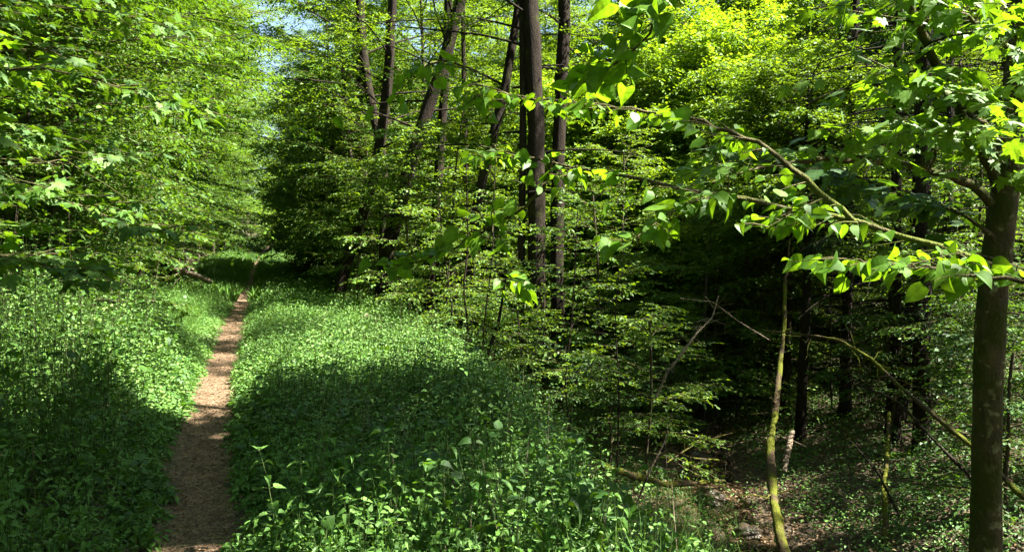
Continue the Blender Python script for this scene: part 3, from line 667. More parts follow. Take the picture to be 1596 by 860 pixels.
# upper hanging sprays, seen against the bright slope
bough(linden, lb0, A3([(1300, -260, 3.2), (1180, -160, 3.1), (1080, -60, 3.0), (1030, 20, 3.0), (1000, 70, 3.0), (960, 110, 3.1), (900, 130, 3.2)]), (.012, .003), 'linden', 'linden', .095, 22, .22, 5, s0=.45, tilt=.8, barkm='twig', droop=.3)
bough(linden, lb0, A3([(1250, 700, 3.2)][:0] + [(870, 240, 3.6), (845, 300, 3.7), (800, 335, 3.8), (720, 380, 4.0), (650, 408, 4.2), (600, 420, 4.3)]), (.010, .003), 'linden', 'linden', .09, 14, .2, 4, s0=.2, tilt=.6, barkm='twig')
bough(linden, lb0, A3([(765, 240, 3.65), (770, 300, 3.6), (766, 380, 3.6), (775, 430, 3.6), (790, 470, 3.6)]), (.004, .0015), 'linden', 'linden', .08, 5, .14, 4, s0=.5, tilt=.6, barkm='twig')
bough(linden, lb0, A3([(750, 120, 3.7), (700, 90, 3.8), (650, 110, 3.9), (600, 175, 4.0)]), (.004, .0015), 'linden', 'linden', .085, 7, .2, 4, s0=.1, tilt=.6, barkm='twig')

# ---- maple and hazel at the left edge, branches reaching in over the herbs
def edge_tree(label, base, H, kind, leafm, lsize, n, R, azr, z0, name='hazel_bush', filt=True, **kw):
    b = np.array(base, float)
    P = np.array([[b[0], b[1], 0], [b[0] + .05, b[1], float(ground(b[0], b[1])) + .5], [b[0] + .2, b[1] + .1, H * .5], [b[0] + .3, b[1], H]])
    d = dict(z0=z0, z1=H, n=n, R=R, az=azr, kind=kind, lsize=lsize, nsec=9, seclen=.7, ntwig=5, twiglen=.3, nleaf=6, twigs=True, filt=filt, el=(-.05, .5), limb_r=.016, prof=lambda q: .7 + .5 * q); d.update(kw)
    return custom(name, label, P, (.07, .05, .03), leafm=leafm, barkm='bark', crown=d, cat='tree' if H > 4 else 'shrub')
lm, lmb = edge_tree('maple leaning in from the left edge with pale glossy leaves', (-6.2, 6.0), 7.5, 'maple', 'mid', .10, 26, 2.6, (-.9, 1.0), 1.2, 'maple_tree', seclen=.9)
for pts in ([(-260, 150, 5.4), (-60, 110, 5.3), (80, 105, 5.2), (200, 140, 5.2), (290, 178, 5.2)], [(-250, 330, 5.2), (-60, 290, 5.2), (60, 300, 5.1), (150, 330, 5.0), (225, 362, 5.0)], [(-200, 420, 4.8), (-60, 395, 4.7), (40, 405, 4.6), (120, 430, 4.6)],
            [(-250, 60, 6), (-40, 10, 6), (120, 10, 6), (270, 40, 6)], [(-250, 240, 6.2), (0, 200, 6.2), (120, 215, 6.1), (190, 245, 6)]):
    bough(lm, lmb, A3(pts), (.014, .003), 'mid', 'maple', .088, 20, .35, 5, s0=.25, sub=6, sublen=.6, barkm='twig', tilt=.35, flat=.18)
edge_tree('hazel with tiers of glossy leaves behind the leaning maple', (-7.6, 8.6), 7, 'ovate', 'mid', .085, 34, 2.9, (-1.3, 1.0), .9, 'hazel_tree')
edge_tree('hornbeam hanging over the dark bank left of the path', (-8.3, 12), 9, 'ovate', 'mid', .08, 40, 3.4, (-1.4, .9), .9, 'hornbeam_tree', nsec=12, seclen=.9)
edge_tree('hazel reaching out over the lit herbs with its lowest twigs in shade', (-7.2, 10.2), 6.5, 'ovate', 'mid', .085, 52, 3.6, (-1.2, .8), 1.5, 'hazel_tree', seclen=.9)
edge_tree('hazel with wide flat tiers further along the left bank', (-8.6, 14), 8, 'ovate', 'mid', .08, 36, 3.8, (-1.2, .8), 1.3, 'hazel_tree', seclen=.9)
edge_tree('low hazel over the dark hollow at the left edge', (-5.6, 5.2), 3.2, 'maple', 'maple', .11, 9, 1.8, (-1, 1.0), .8, 'hazel_bush')

# ------------------------------------------------------------------ the forest around (copies of a few grown trees)
BG = 'beeches lining the left of the path'
lefts = [(-4.8, 14, 0), (-4.2, 17.5, 2), (-4.0, 20.5, 0), (-3.5, 24, 2), (-3.7, 27.5, 0), (-3.2, 31, 2), (-3.4, 35, 0), (-3.1, 39, 2), (-3.4, 44, 0), (-3.2, 50, 1), (-3.8, 59, 2), (-4.2, 68, 0), (-3.6, 79, 2), (-3.0, 92, 4)]
for k, (u, y, v) in enumerate(lefts):
    x = float(xpath(y)) + u
    place('beech_tree', 'beech%d' % {0: 5, 2: 6, 1: 5, 4: 4}[v], x, y, k * 1.9, 1.08 + .1 * math.sin(k), 'beech with tiers of bright leaves lining the left of the path', group=BG)
for k in range(26):
    y = 9 + k * 2.7; x = float(xpath(y)) - 8.2 - 2.2 * (k % 3) + rng.normal(0, .5)
    place('beech_tree', 'beech%d' % (k % 5), x, y, k * 2.1, .85 + .25 * rng.random(), 'beech standing back on the wooded bank left of the path', group='beeches on the left bank')
for k in range(22):
    y = 12 + k * 4.2; x = float(xpath(y)) - 17 - 3 * (k % 3)
    place('beech_tree', 'beech%d' % (k % 3), x, y, k * 2.7, 1.1, 'beech standing back on the wooded bank left of the path', group='beeches on the left bank')
for k, (u, y, v, sc) in enumerate([(-3.3, 42, 0, 1.4), (-2.9, 54, 1, 1.5), (-3.7, 48, 2, 1.25), (-2.6, 72, 1, 1.1), (2.4, 78, 1, .95), (8, 52, 0, 1.5), (12, 58, 1, 1.6), (17, 50, 0, 1.5), (6.5, 60, 2, 1.6), (22, 60, 1, 1.6)]):
    place('beech_tree', 'beech%d' % v, float(xpath(y)) + u, y, k * 1.3, sc, 'tall beech closing the canopy at the far end of the path', group='tall beeches at the far end of the path')
# unseen beeches added behind and beside the viewer to cut the open sky light
for k in range(40):
    a = k * 2.399; r = 6.5 + 15 * math.sqrt((k + .5) / 40)
    x, y = r * math.cos(a), r * math.sin(a)
    if y > -1.5 and not (x < -7.5 and y < 5): continue
    if x > 4 and y > -8: continue
    if abs(float(udist(x, y))) < 2: x -= 3
    place('beech_tree', ['beech1', 'bushy0', 'beech0', 'bushy2'][k % 4], x, y, a, 1.1, 'unseen beech added behind the viewpoint to block sky light', group='added sky-blocking beeches behind the viewpoint')
RG = 'dark hornbeams lining the right of the path'
for k, (u, y, v) in enumerate([(3.6, 24, 4), (3.2, 28, 4), (4.2, 33, 3), (3.2, 53, 4), (3.4, 57, 1), (2.9, 66, 1), (3.6, 62, 3), (3.1, 73, 4), (2.6, 86, 4), (0, 108, 4), (-3.5, 112, 2), (3, 114, 2), (0.6, 120, 1)]):
    x = float(xpath(y)) + u
    place('hornbeam_tree', 'beech%d' % {4: 5, 3: 6}.get(v, v), x, y, k * 1.3 + .5, .9 + .08 * math.sin(k * 2), 'dark green hornbeam lining the right of the path', group=RG)
# middle of the wood, between the path and the stream, beyond the leaning group
cells = []
for k in range(34):
    y = 27 + (k // 4) * 5.5 + rng.uniform(-1.5, 1.5); x = float(xpath(y)) + 7.5 + (k % 4) * 5.0 + rng.uniform(-1.2, 1.2)
    if not (36 < y < 53 and udist(x, y) < 14): cells.append((x, y))
for k, (x, y) in enumerate(cells):
    place('beech_tree', 'beech%d' % ([1, 0, 3, 2, 1][k % 5]), x, y, k * 2.2, .85 + .3 * rng.random(), 'beech in the wood beyond the leaning trunks', group='beeches in the middle of the wood')
# the slope beyond the stream
FG = 'bright beeches on the slope beyond the stream'
k = 0
for yy in np.arange(30, 82, 6.6):
    for xx in np.arange(3, 62, 6.4):
        x = xx + rng.uniform(-1.6, 1.6); y = yy + rng.uniform(-1.6, 1.6)
        if x < xstream(y) + 2.5 or x > .8 * y + 3 or x < .30 * y - 6: continue
        if y < 26 and x > 6.5: continue
        place('beech_tree', 'beech%d' % ([7, 0, 7, 7, 1][k % 5]), x, y, k * 1.7, .8 + .3 * rng.random(), 'bright beech on the slope beyond the stream', group=FG); k += 1
# bushy younger beeches close the view under the tall crowns
k = 0
for (px, Yd, v) in [(1000, 21.5, 1), (1060, 22, 0), (1120, 21, 1), (1180, 21.5, 1), (900, 22, 1), (950, 21, 0), (1240, 21, 1), (470, 30, 2), (500, 36, 2), (540, 31, 2), (590, 33, 0), (640, 26, 0), (690, 30, 1), (740, 25, 0), (790, 30, 0), (840, 26, 1), (890, 31, 0), (930, 24, 1), (980, 27, 0), (1030, 23, 0), (1080, 26, 1), (1130, 22.5, 0), (1180, 25, 0), (1230, 23, 1), (1290, 25, 0), (1350, 25, 2), (1420, 23, 2), (1500, 21, 2), (1560, 22, 2), (1640, 20, 2),
                    (430, 60, 2), (470, 58, 2), (530, 56, 2), (430, 75, 0), (400, 62, 0), (412, 100, 1), (440, 95, 0), (425, 112, 0), (400, 84, 1), (447, 68, 2), (385, 70, 0), (418, 125, 0), (436, 120, 1), (560, 50, 0), (620, 44, 0), (680, 40, 0), (750, 42, 1), (820, 40, 0), (880, 44, 0), (950, 38, 0), (1010, 34, 1), (1070, 37, 0), (1140, 33, 0), (1210, 35, 0), (1280, 33, 1), (1370, 32, 0), (1460, 30, 0), (1550, 30, 0),
                    (960, 52, 0), (1060, 50, 0), (1160, 48, 0), (1260, 46, 0), (860, 55, 0), (760, 56, 0), (660, 58, 0)]:
    p = at(px, 400, Yd); pu = float(udist(p[0], p[1]))
    if abs(pu) < 2.7 and Yd < 90: p[0] += (3.2 - pu) / .948
    place('young_beech', 'bushy%d' % ({0: 4, 1: 5}.get(v, v) if (px > 780 or (Yd > 60 and px < 450)) else v), p[0], p[1], k * 2.3, (.9 + .3 * rng.random()) * (1.4 if px > 850 and px < 1300 and Yd > 24 else 1.15), 'young bushy beech filling the wood under the taller crowns', 'tree', 'young beeches closing the view'); k += 1
for k in range(22):
    y = 10 + k * 2.9; x = float(xpath(y)) - 5.6 - (k % 3) * 1.5
    place('young_beech', 'bushy%d' % [3, 1, 3, 2][k % 4], x, y, k * 1.7, .85 + .25 * rng.random(), 'young bushy beech on the bank left of the path', 'tree', 'young beeches on the left bank')
# spruces, upper right
SP = [(1322, 15.5, 0, 'spruce with drooping dark twigs, furthest left of the spruces'), (1398, 13.2, 0, 'stoutest dark spruce behind the maple boughs'), (1475, 15.5, 1, 'spruce between the stoutest spruce and the mottled maple trunk'),
      (1560, 14.5, 0, 'spruce behind the mottled maple trunk'), ]
for k, (px, Yd, v, lab) in enumerate(SP):
    p = at(px, 400, Yd); bz = np.array([p[0], p[1], float(ground(p[0], p[1]))])
    spruce(20 + k, 16 - k % 2, 2.4 if v == 0 else 1.8, 2.5, keep=lambda q, bz=bz: rng.uniform(0, 1, len(q)) > gap(q + bz) * .98, nlf=11, lsz=.07)
    place('spruce_tree', 'spruce%d' % (20 + k), p[0], p[1], 0, 1.0, lab)
for k, (x, y) in enumerate([(11.5, 9.5), (13, 13.0), (15, 17)]):
    bz = np.array([x, y, float(ground(x, y))])
    spruce(10 + k, 15, 1.8, 2.5, keep=lambda p, bz=bz: rng.uniform(0, 1, len(p)) > gap(p + bz) * .98, nlf=8, lsz=.09)
    place('spruce_tree', 'spruce%d' % (10 + k), x, y, 0, 1.0, 'spruce in the dark stand at the right edge', group='spruces in the dark stand at the right')
for k, (x, y) in enumerate([(17, 20.5), (19, 25)]):
    place('spruce_tree', 'spruce%d' % (k % 2), x, y, k * 2.3, 1.1, 'spruce in the dark stand at the right edge', group='spruces in the dark stand at the right')
# understory bushes in the ravine and along its edge
UG = 'leafy saplings filling the ravine'
und = []
for (px, Yd, v) in [(815, 14.6, 1), (880, 14.8, 3), (775, 15.5, 3), (1290, 19.3, 6), (1350, 20, 6), (1420, 18.6, 6), (1500, 13.5, 2), (1480, 16.5, 6), (1575, 10.5, 2), (1230, 18.5, 6), (1150, 17, 6), (1320, 19, 5), (1560, 13, 6), (1385, 18, 5), (1100, 16, 2), (680, 18, 5), (800, 19, 6), (960, 18.5, 6), (1040, 19, 5), (1120, 18.5, 5), (600, 22, 5), (540, 25, 6), (1200, 20, 6), (640, 17, 0), (690, 15, 1), (560, 23, 1), (610, 26, 0), (760, 20, 2), (900, 20, 0), (930, 16, 2), (985, 19, 0), (1040, 16, 1), (1090, 20, 2), (1120, 17, 0), (1170, 19, 1), (1210, 22, 0), (1280, 21, 0), (1330, 19, 2), (1390, 18, 3),
                    (950, 13, 3), (1010, 12.5, 1), (1000, 23, 0), (1100, 25, 0), (900, 25, 0), (800, 25, 2), (700, 22, 0), (640, 22, 2), (1180, 27, 0), (1500, 15, 3), (1350, 23, 0), (740, 27, 0), (1560, 11, 3), (1250, 18.5, 1), (1500, 20, 0), (660, 29, 0), (850, 29, 0), (1300, 16.5, 0), (1580, 9, 3), (1390, 13, 3), (1450, 13.5, 1), (1030, 15, 3), (1180, 17.5, 0)]:
    p = at(px, 500, Yd); und.append((p[0], p[1], v))
for k, (x, y, v) in enumerate(und):
    place('leafy_sapling', 'understory%d' % v, x, y, k * 1.9, .85 + .3 * rng.random(), 'leafy sapling with flat tiers of small leaves in the ravine', 'shrub', UG)
for k, (u, y, v) in enumerate([(-3.0, 9.3, 3), (-3.5, 10.0, 2), (-2.9, 10.9, 3), (-3.3, 12.0, 3), (-2.8, 13.2, 3), (-3.3, 14.6, 2), (-4.2, 8.8, 2), (-4.8, 9.6, 3), (-3.2, 16.2, 3), (-3.9, 11.2, 2)]):
    place('leafy_sapling', 'understory%d' % v, float(xpath(y)) + u, y, k * 1.9, .62, 'low dark sapling over the hollow on the left bank', 'shrub', 'dark saplings over the left hollow')
for k, (u, y, v, sc) in enumerate([(-2.3, 9.7, 2, .62), (-2.5, 11.4, 2, .85), (-2.4, 13.0, 2, .9), (-2.9, 9.2, 2, .7), (-3.4, 9.0, 6, .75), (-3.0, 10.6, 2, .95), (-3.5, 12.2, 6, .85), (-2.9, 13.8, 2, .95), (-3.4, 15.5, 6, .9), (-3.0, 17.5, 6, .85), (-3.3, 20, 6, 1), (-4.0, 8.0, 2, .8), (-3.1, 22.8, 6, 1)]):
    place('leafy_sapling', 'understory%d' % v, float(xpath(y)) + u, y, k * 1.3, sc, 'hazel sapling leaning over the herbs from the left bank', 'shrub', 'hazel saplings leaning over the herbs from the left')
for k in range(24):
    y = 9.5 + k * 2.3; u = -4.2 - (k % 2) * 1.1 + rng.normal(0, .2); x = float(xpath(y)) + u
    place('leafy_sapling', 'understory%d' % [1, 3, 4][k % 3], x, y, k * 1.9, .8 + .25 * rng.random(), 'leafy sapling on the bank left of the path', 'shrub', 'saplings on the left bank')
for k in range(13):
    y = 19 + k * 4; u = 3.0 + .6 * (k % 3); x = float(xpath(y)) + u
    place('leafy_sapling', 'understory%d' % [2, 3, 1][k % 3], x, y, k * 2.9, .8, 'leafy sapling right of the path beyond the herbs', 'shrub', 'saplings right of the path')

# ------------------------------------------------------------------ herbs, grass and litter
def scatter(n, x0, x1, y0, y1, dens):
    x = rng.uniform(x0, x1, n); y = rng.uniform(y0, y1, n)
    k = rng.uniform(0, 1, n) < dens(x, y)
    return x[k], y[k]
def vis(x, y): return (np.abs(x) < .75 * y + 1.6) & (y > 2.2)

def herbs(mb, wb, x, y, h, tiers, lsz, kind, m=0, stem=True, topsmall=.5):
    z = ground(x, y); n = len(x)
    if n == 0: return
    lean = rng.normal(0, .16, (n, 2)); az0 = rng.uniform(0, 6.28, n)
    if stem:
        s = np.linspace(0, 1, 4)[None, :, None]
        P = np.stack([x, y, z - .02], -1)[:, None] + s * np.concatenate([lean, np.ones((n, 1))], 1)[:, None] * h[:, None, None]
        tubes(wb, P, np.broadcast_to(np.linspace(.0028, .0014, 4), (n, 4)), 3)
    for t in range(tiers):
        f = (t + 1 + rng.uniform(-.3, .2, n)) / tiers
        for sgn in (0, 1):
            az = az0 + t * 1.57 + sgn * math.pi + rng.normal(0, .25, n)
            e = rng.normal(-.05, .3, n) + .35 * (f > .9)
            d = np.stack([np.cos(az) * np.cos(e), np.sin(az) * np.cos(e), np.sin(e)], -1)
            sz = lsz * (1.15 - topsmall * f ** 2) * rng.uniform(.7, 1.25, n)
            p = np.stack([x + lean[:, 0] * h * f, y + lean[:, 1] * h * f, z + h * f], -1) + d * (sz * .25)[:, None]
            d2 = norm(d + np.array([0, 0, -.3]) * rng.uniform(0, 1, (n, 1)))
            leaves(mb, p, d2, np.array([0, 0, 1.]) + rng.normal(0, .3, (n, 3)), sz, kind, m)

def vegh(x, y):
    u = udist(x, y); a = np.abs(u)
    L = .08 + (.74 + .28 * np.exp(-((y - 8) / 1.6) ** 2)) * smooth(.2, 1.1, a) * (1 - .62 * smooth(10, 13.5, y)); L = L * (1 - .45 * smooth(2.8, 4, a))
    Rr = .10 + .34 * smooth(.18, .8, a) * (1 - .2 * smooth(3.2, 5, a))
    Rr = Rr + .25 * smooth(2.2, 3.2, u) * smooth(6, 9, y) * smooth(-.2, .6, wob(x, y, .9, 9))
    return np.where(u < 0, L, Rr) * (1 + .42 * wob(x, y, .7, 5) + .28 * wob(x, y, .25, 1))
def dverge(x, y):
    u = udist(x, y); a = np.abs(u)
    return smooth(.15 + .05 * wob(x, y, .3, 2), .32 + .06 * wob(x, y, .3, 2), a) * np.where(u < 0, 1 - .93 * smooth(3.6 - 2.0 * smooth(8, 9.5, y), 5 - 2.7 * smooth(8, 9.5, y), a), 1 - .985 * smooth(3.3, 4.4, u)) * vis(x, y)

und = MB(); stm = MB()
# closest plants: toothed leaves
x, y = scatter(9000, -7, 4, 2.2, 6.3, dverge)
sel = wob(x, y, .8, 21) + rng.normal(0, .25, len(x)) > 0; x2, y2 = x[~sel], y[~sel]; x, y = x[sel], y[sel]
h = vegh(x, y) * rng.uniform(.5, 1.25, len(x)); herbs(und, stm, x, y, h, 5, .052, 'nettle', 1)
h = vegh(x2, y2) * rng.uniform(.4, .95, len(x2)); herbs(und, stm, x2, y2, h, 6, .036, 'ovate', 0)
x, y = scatter(2600, -7, 4, 2.4, 9, lambda x, y: dverge(x, y) * smooth(-.1, .5, wob(x, y, .5, 3)))
h = vegh(x, y) * rng.uniform(.8, 1.5, len(x)); herbs(und, stm, x, y, h, 3, .095, 'linden', 2)
x, y = scatter(1500, -7, 4, 3, 11, lambda x, y: dverge(x, y) * smooth(.0, .5, wob(x, y, .9, 8)))
h = vegh(x, y) * rng.uniform(1.3, 1.9, len(x)); herbs(und, stm, x, y, h, 8, .045, 'beech', 1)
x, y = scatter(2400, -7, 4, 3, 9, lambda x, y: dverge(x, y) * smooth(-.1, .4, wob(x, y, .7, 11)))
h = vegh(x, y) * rng.uniform(.9, 1.4, len(x)); herbs(und, stm, x, y, h, 5, .065, 'narrow', 2)
x, y = scatter(900, -7, 4, 3, 13, lambda x, y: dverge(x, y) * (np.abs(udist(x, y)) > .7))                      # last year's dry stems
n = len(x); z = ground(x, y); l2 = rng.normal(0, .13, (n, 2)); s4 = np.linspace(0, 1, 4)[None, :, None]
tubes(stm, np.stack([x, y, z], -1)[:, None] + s4 * np.concatenate([l2, np.ones((n, 1))], 1)[:, None] * (vegh(x, y) * rng.uniform(.9, 1.9, n))[:, None, None], np.broadcast_to(np.linspace(.0025, .001, 4), (n, 4)), 3, 1)
x, y = scatter(17000, -9, 5, 6.3, 11.5, dverge)
h = vegh(x, y) * rng.uniform(.6, 1.15, len(x)); herbs(und, stm, x, y, h, 5, .058, 'ovate')
x, y = scatter(17000, -12, 4, 11.5, 20, dverge)
h = vegh(x, y) * rng.uniform(.6, 1.15, len(x)); herbs(und, stm, x, y, h, 4, .07, 'rhomb', stem=False)
x, y = scatter(20000, -28, -3, 20, 60, lambda x, y: dverge(x, y) * (np.abs(udist(x, y)) > .5))
h = vegh(x, y) * rng.uniform(.6, 1.2, len(x)); herbs(und, stm, x, y, h, 3, .11, 'rhomb', stem=False)
x, y = scatter(16000, -50, -10, 55, 125, lambda x, y: (np.abs(udist(x, y)) > .35) * (np.abs(udist(x, y)) < 6) * .9)
h = .5 * rng.uniform(.6, 1.4, len(x)); herbs(und, stm, x, y, h, 2, .26, 'rhomb', stem=False)
# low leaves in between, filling the ground
x, y = scatter(60000, -9, 5, 2.2, 13, dverge)
n = len(x); a = rng.uniform(0, 6.28, n); z = ground(x, y) + vegh(x, y) * rng.uniform(.05, .6, n)
leaves(und, np.stack([x, y, z], -1), np.stack([np.cos(a), np.sin(a), rng.normal(0, .3, n)], -1), np.array([0, 0, 1.]) + rng.normal(0, .35, (n, 3)), .05 * rng.uniform(.5, 1.2, n), 'ovate')
jm = join(und, stm, 3)
tag(link('undergrowth', jm.mesh('undergrowth', [M['herb'], M['nettle'], M['deep'], M['stem'], M['dead']])), 'dense nettles and herbs crowding both sides of the path', 'undergrowth', kind='stuff')

# ground cover of the ravine and the banks
cov = MB()
def dcov(x, y):
    u = udist(x, y); xs = xstream(y)
    g = np.where(u > 3.0, .85, np.where(u < -3.0, .12, 0)) * (.04 + .96 * smooth(.7, 1.15, np.abs(x - xs) + .25 * wob(x, y, .6, 3)))
    g = g * (.45 + .55 * smooth(-.3, .4, wob(x, y, 1.1, 7)))
    return g * vis(x, y)
x, y = scatter(330000, -14, 13, 3, 20, dcov)
n = len(x); a = rng.uniform(0, 6.28, n); z = ground(x, y) + rng.uniform(.01, .16, n)
leaves(cov, np.stack([x, y, z], -1), np.stack([np.cos(a), np.sin(a), rng.normal(0, .25, n)], -1), np.array([0, 0, 1.]) + rng.normal(0, .35, (n, 3)), .055 * rng.uniform(.5, 1.3, n), 'ovate')
x, y = scatter(160000, -40, 35, 20, 60, dcov)
n = len(x); a = rng.uniform(0, 6.28, n); z = ground(x, y) + rng.uniform(.02, .3, n)
leaves(cov, np.stack([x, y, z], -1), np.stack([np.cos(a), np.sin(a), rng.normal(0, .25, n)], -1), np.array([0, 0, 1.]) + rng.normal(0, .4, (n, 3)), .13 * rng.uniform(.5, 1.3, n), 'rhomb')
tag(link('ground_cover', cov.mesh('ground_cover', M['herb'])), 'low ivy like leaves covering the banks of the ravine', 'ground cover', kind='stuff')

# grass blades
BV = []
for s_, w in ((0, .5), (.35, .48), (.7, .3), (1, .02)):
    BV += [(-w * .012, s_, -.55 * s_ * s_), (w * .012, s_, -.55 * s_ * s_)]
LEAF['blade'] = (np.array([(a * 1.0, b, c) for a, b, c in BV]), [np.array([(0, 1, 3, 2), (2, 3, 5, 4), (4, 5, 7, 6)])])
gr = MB()
def dgrass(x, y):
    u = udist(x, y); a = np.abs(u)
    edge = np.exp(-((a - .28) / .13) ** 2)
    left = (u < 0) * smooth(10.5, 12.5, y) * smooth(.2, .4, a) * (a < 1.9) * .8
    front = np.exp(-((x - .5) / 1.3) ** 2 - ((y - 3.2) / .9) ** 2) * .5
    bankr = np.exp(-((x - 1.9) / .8) ** 2 - ((y - 5.6) / 1.4) ** 2) * .9 + np.exp(-((x - 2.6) / .5) ** 2 - ((y - 10.5) / 1.5) ** 2) * .8
    far = (a < 2.6) * (a > .25) * (y > 14) * .4
    tuft = .3 * smooth(.1, .5, wob(x, y, .35, 12)) * (a < 3) * (y < 12)
    return np.clip(edge * .8 + tuft + left + front + bankr + far, 0, 1) * (a > .15) * vis(x, y)
x, y = scatter(170000, -11, 5, 2.2, 20, dgrass)
n = len(x); z = ground(x, y); a = rng.uniform(0, 6.28, n); e = rng.uniform(.8, 1.45, n)
d = np.stack([np.cos(a) * np.cos(e), np.sin(a) * np.cos(e), np.sin(e)], -1)
ln = rng.uniform(.12, .34, n) * (.7 + 1.1 * (np.abs(udist(x, y)) > .6))
side = np.stack([-np.sin(a), np.cos(a), np.zeros(n)], -1)
nn = norm(np.cross(side, d)); nn = nn * np.sign(nn[:, 2:3] + 1e-9)
leaves(gr, np.stack([x, y, z], -1), d, nn, ln, 'blade')
x, y = scatter(120000, -27, -3, 20, 55, dgrass)
n = len(x); z = ground(x, y); a = rng.uniform(0, 6.28, n); e = rng.uniform(.6, 1.4, n)
leaves(gr, np.stack([x, y, z], -1), np.stack([np.cos(a) * np.cos(e), np.sin(a) * np.cos(e), np.sin(e)], -1), rng.normal(0, 1, (n, 3)), rng.uniform(.15, .4, n), 'needle')
tag(link('grass', gr.mesh('grass', M['grass'])), 'fresh green grass fringing the path', 'grass', kind='stuff')

# fallen leaves and crumbs on the path and in the stream bed
lit = MB()
def dlit(x, y):
    u = udist(x, y); xs = xstream(y)
    return np.clip(.9 * np.exp(-(u / .4) ** 2) + .8 * np.exp(-((x - xs) / 1.3) ** 2) - .6 * np.exp(-((x - xs) / .45) ** 2) * smooth(-.3, .3, wob(x, y, .5, 4)) + .35 * (u > 3.5) + .3 * (u < -3), 0, 1) * vis(x, y)
x, y = scatter(150000, -12, 12, 2.2, 20, dlit)
n = len(x); a = rng.uniform(0, 6.28, n); z = np.maximum(ground(x, y), -9) + rng.uniform(.012, .035, n) + .03 * (np.abs(x - xstream(y)) < .6)
leaves(lit, np.stack([x, y, z], -1), np.stack([np.cos(a), np.sin(a), rng.normal(0, .15, n)], -1), np.array([0, 0, 1.]) + rng.normal(0, .3, (n, 3)), np.where(np.abs(udist(x, y)) < .6, .034, .06) * rng.uniform(.4, 1.2, n), 'ovate')
tag(link('fallen_leaves', lit.mesh('fallen_leaves', M['litter'])), 'dry brown leaves strewn on the path and ravine floor', 'leaf litter', kind='stuff')

LEAF['pebble'] = (np.array([(.5, 0, 0), (-.5, 0, 0), (0, .4, 0), (0, -.42, 0), (.1, .05, .3), (0, 0, -.3)]), [np.array([(0, 2, 4), (2, 1, 4), (1, 3, 4), (3, 0, 4), (2, 0, 5), (1, 2, 5), (3, 1, 5), (0, 3, 5)])])
pb = MB()
x, y = scatter(9000, -9, 0, 2.2, 16, lambda x, y: np.exp(-(udist(x, y) / .22) ** 4) * (.3 + .7 * (wob(x, y, .3, 2) > 0)))
n = len(x); a = rng.uniform(0, 6.28, n)
leaves(pb, np.stack([x, y, ground(x, y) + .014], -1), np.stack([np.cos(a), np.sin(a), 0 * a], -1), np.array([0, 0, 1.]) + rng.normal(0, .3, (n, 3)), .008 + .022 * rng.random(n) ** 3, 'pebble')
tag(link('pebbles', pb.mesh('pebbles', M['path'])), 'small stones and crumbs of earth trodden into the path', 'pebbles', kind='stuff')
# ------------------------------------------------------------------ single nettles in the sunlit foreground
def nettle(px, py, Yd, h, label, grp=None, m='nettle'):
    p = at(px, py, Yd); x0, y0 = p[0], p[1]; z0 = float(ground(x0, y0))
    e = bpy.data.objects.new('nettle_plant', None); scn.collection.objects.link(e); e.location = (x0, y0, z0); e.empty_display_size = .1
    lb = MB(); sb = MB(); K = 9
    s = np.linspace(0, 1, K); ln = rng.normal(0, .12, 2)
    P = np.stack([ln[0] * s * s * h, ln[1] * s * s * h, s * h - .02], -1)
    tubes(sb, P[None], np.linspace(.004, .002, K)[None], 5)
    a0 = rng.uniform(0, 6.28); T = 8
    for t in range(T):
        f = (t + 1.5) / (T + .5)
        c = np.array([np.interp(f, s, P[:, k]) for k in range(3)])
        nlf = 2 if t < T - 1 else 4
        for q in range(nlf):
            a = a0 + t * 1.57 + q * 2 * math.pi / nlf + rng.normal(0, .15); el = rng.normal(.1, .15) + .5 * (f > .95)
            d = np.array([math.cos(a) * math.cos(el), math.sin(a) * math.cos(el), math.sin(el)])
            sz = (.085 - .05 * f ** 3) * rng.uniform(.8, 1.15)
            c2 = c + d * sz * .35
            tubes(sb, np.stack([c, (c + c2) / 2, c2])[None], np.full((1, 3), .0012), 3)
            leaves(lb, [c2], np.array([norm(d + np.array([0, 0, -.35]))]), np.array([[0, 0, 1.]]) + rng.normal(0, .2, (1, 3)), sz, 'nettle')
    link('stem', sb.mesh('nettle_stem', M['stem'], True), e); link('foliage', lb.mesh('nettle_foliage', M[m]), e)
    tag(e, label, 'plant', grp)
NG = 'nettles along the sunlit foreground'
for px, Yd, h in [(430, 3.9, .62), (470, 3.7, .66), (520, 4.0, .72), (560, 3.8, .6), (610, 4.0, .66), (655, 3.9, .7), (700, 4.1, .74), (760, 3.9, .62), (800, 4.0, .66), (850, 4.2, .66), (890, 4.0, .58), (930, 4.2, .6), (1010, 4.1, .5), (445, 4.3, .6), (500, 4.3, .62), (580, 4.5, .6), (680, 4.6, .7), (830, 4.7, .62),
                  (640, 3.5, .55), (540, 3.5, .5), (720, 3.5, .5), (880, 3.6, .5), (960, 3.7, .5)]:
    nettle(px, 800, Yd, h, 'fresh nettle with pale toothed leaves in the sunlit foreground', NG)
nettle(740, 800, 4.6, 1.0, 'tallest nettle, its small pale top standing above the shade')

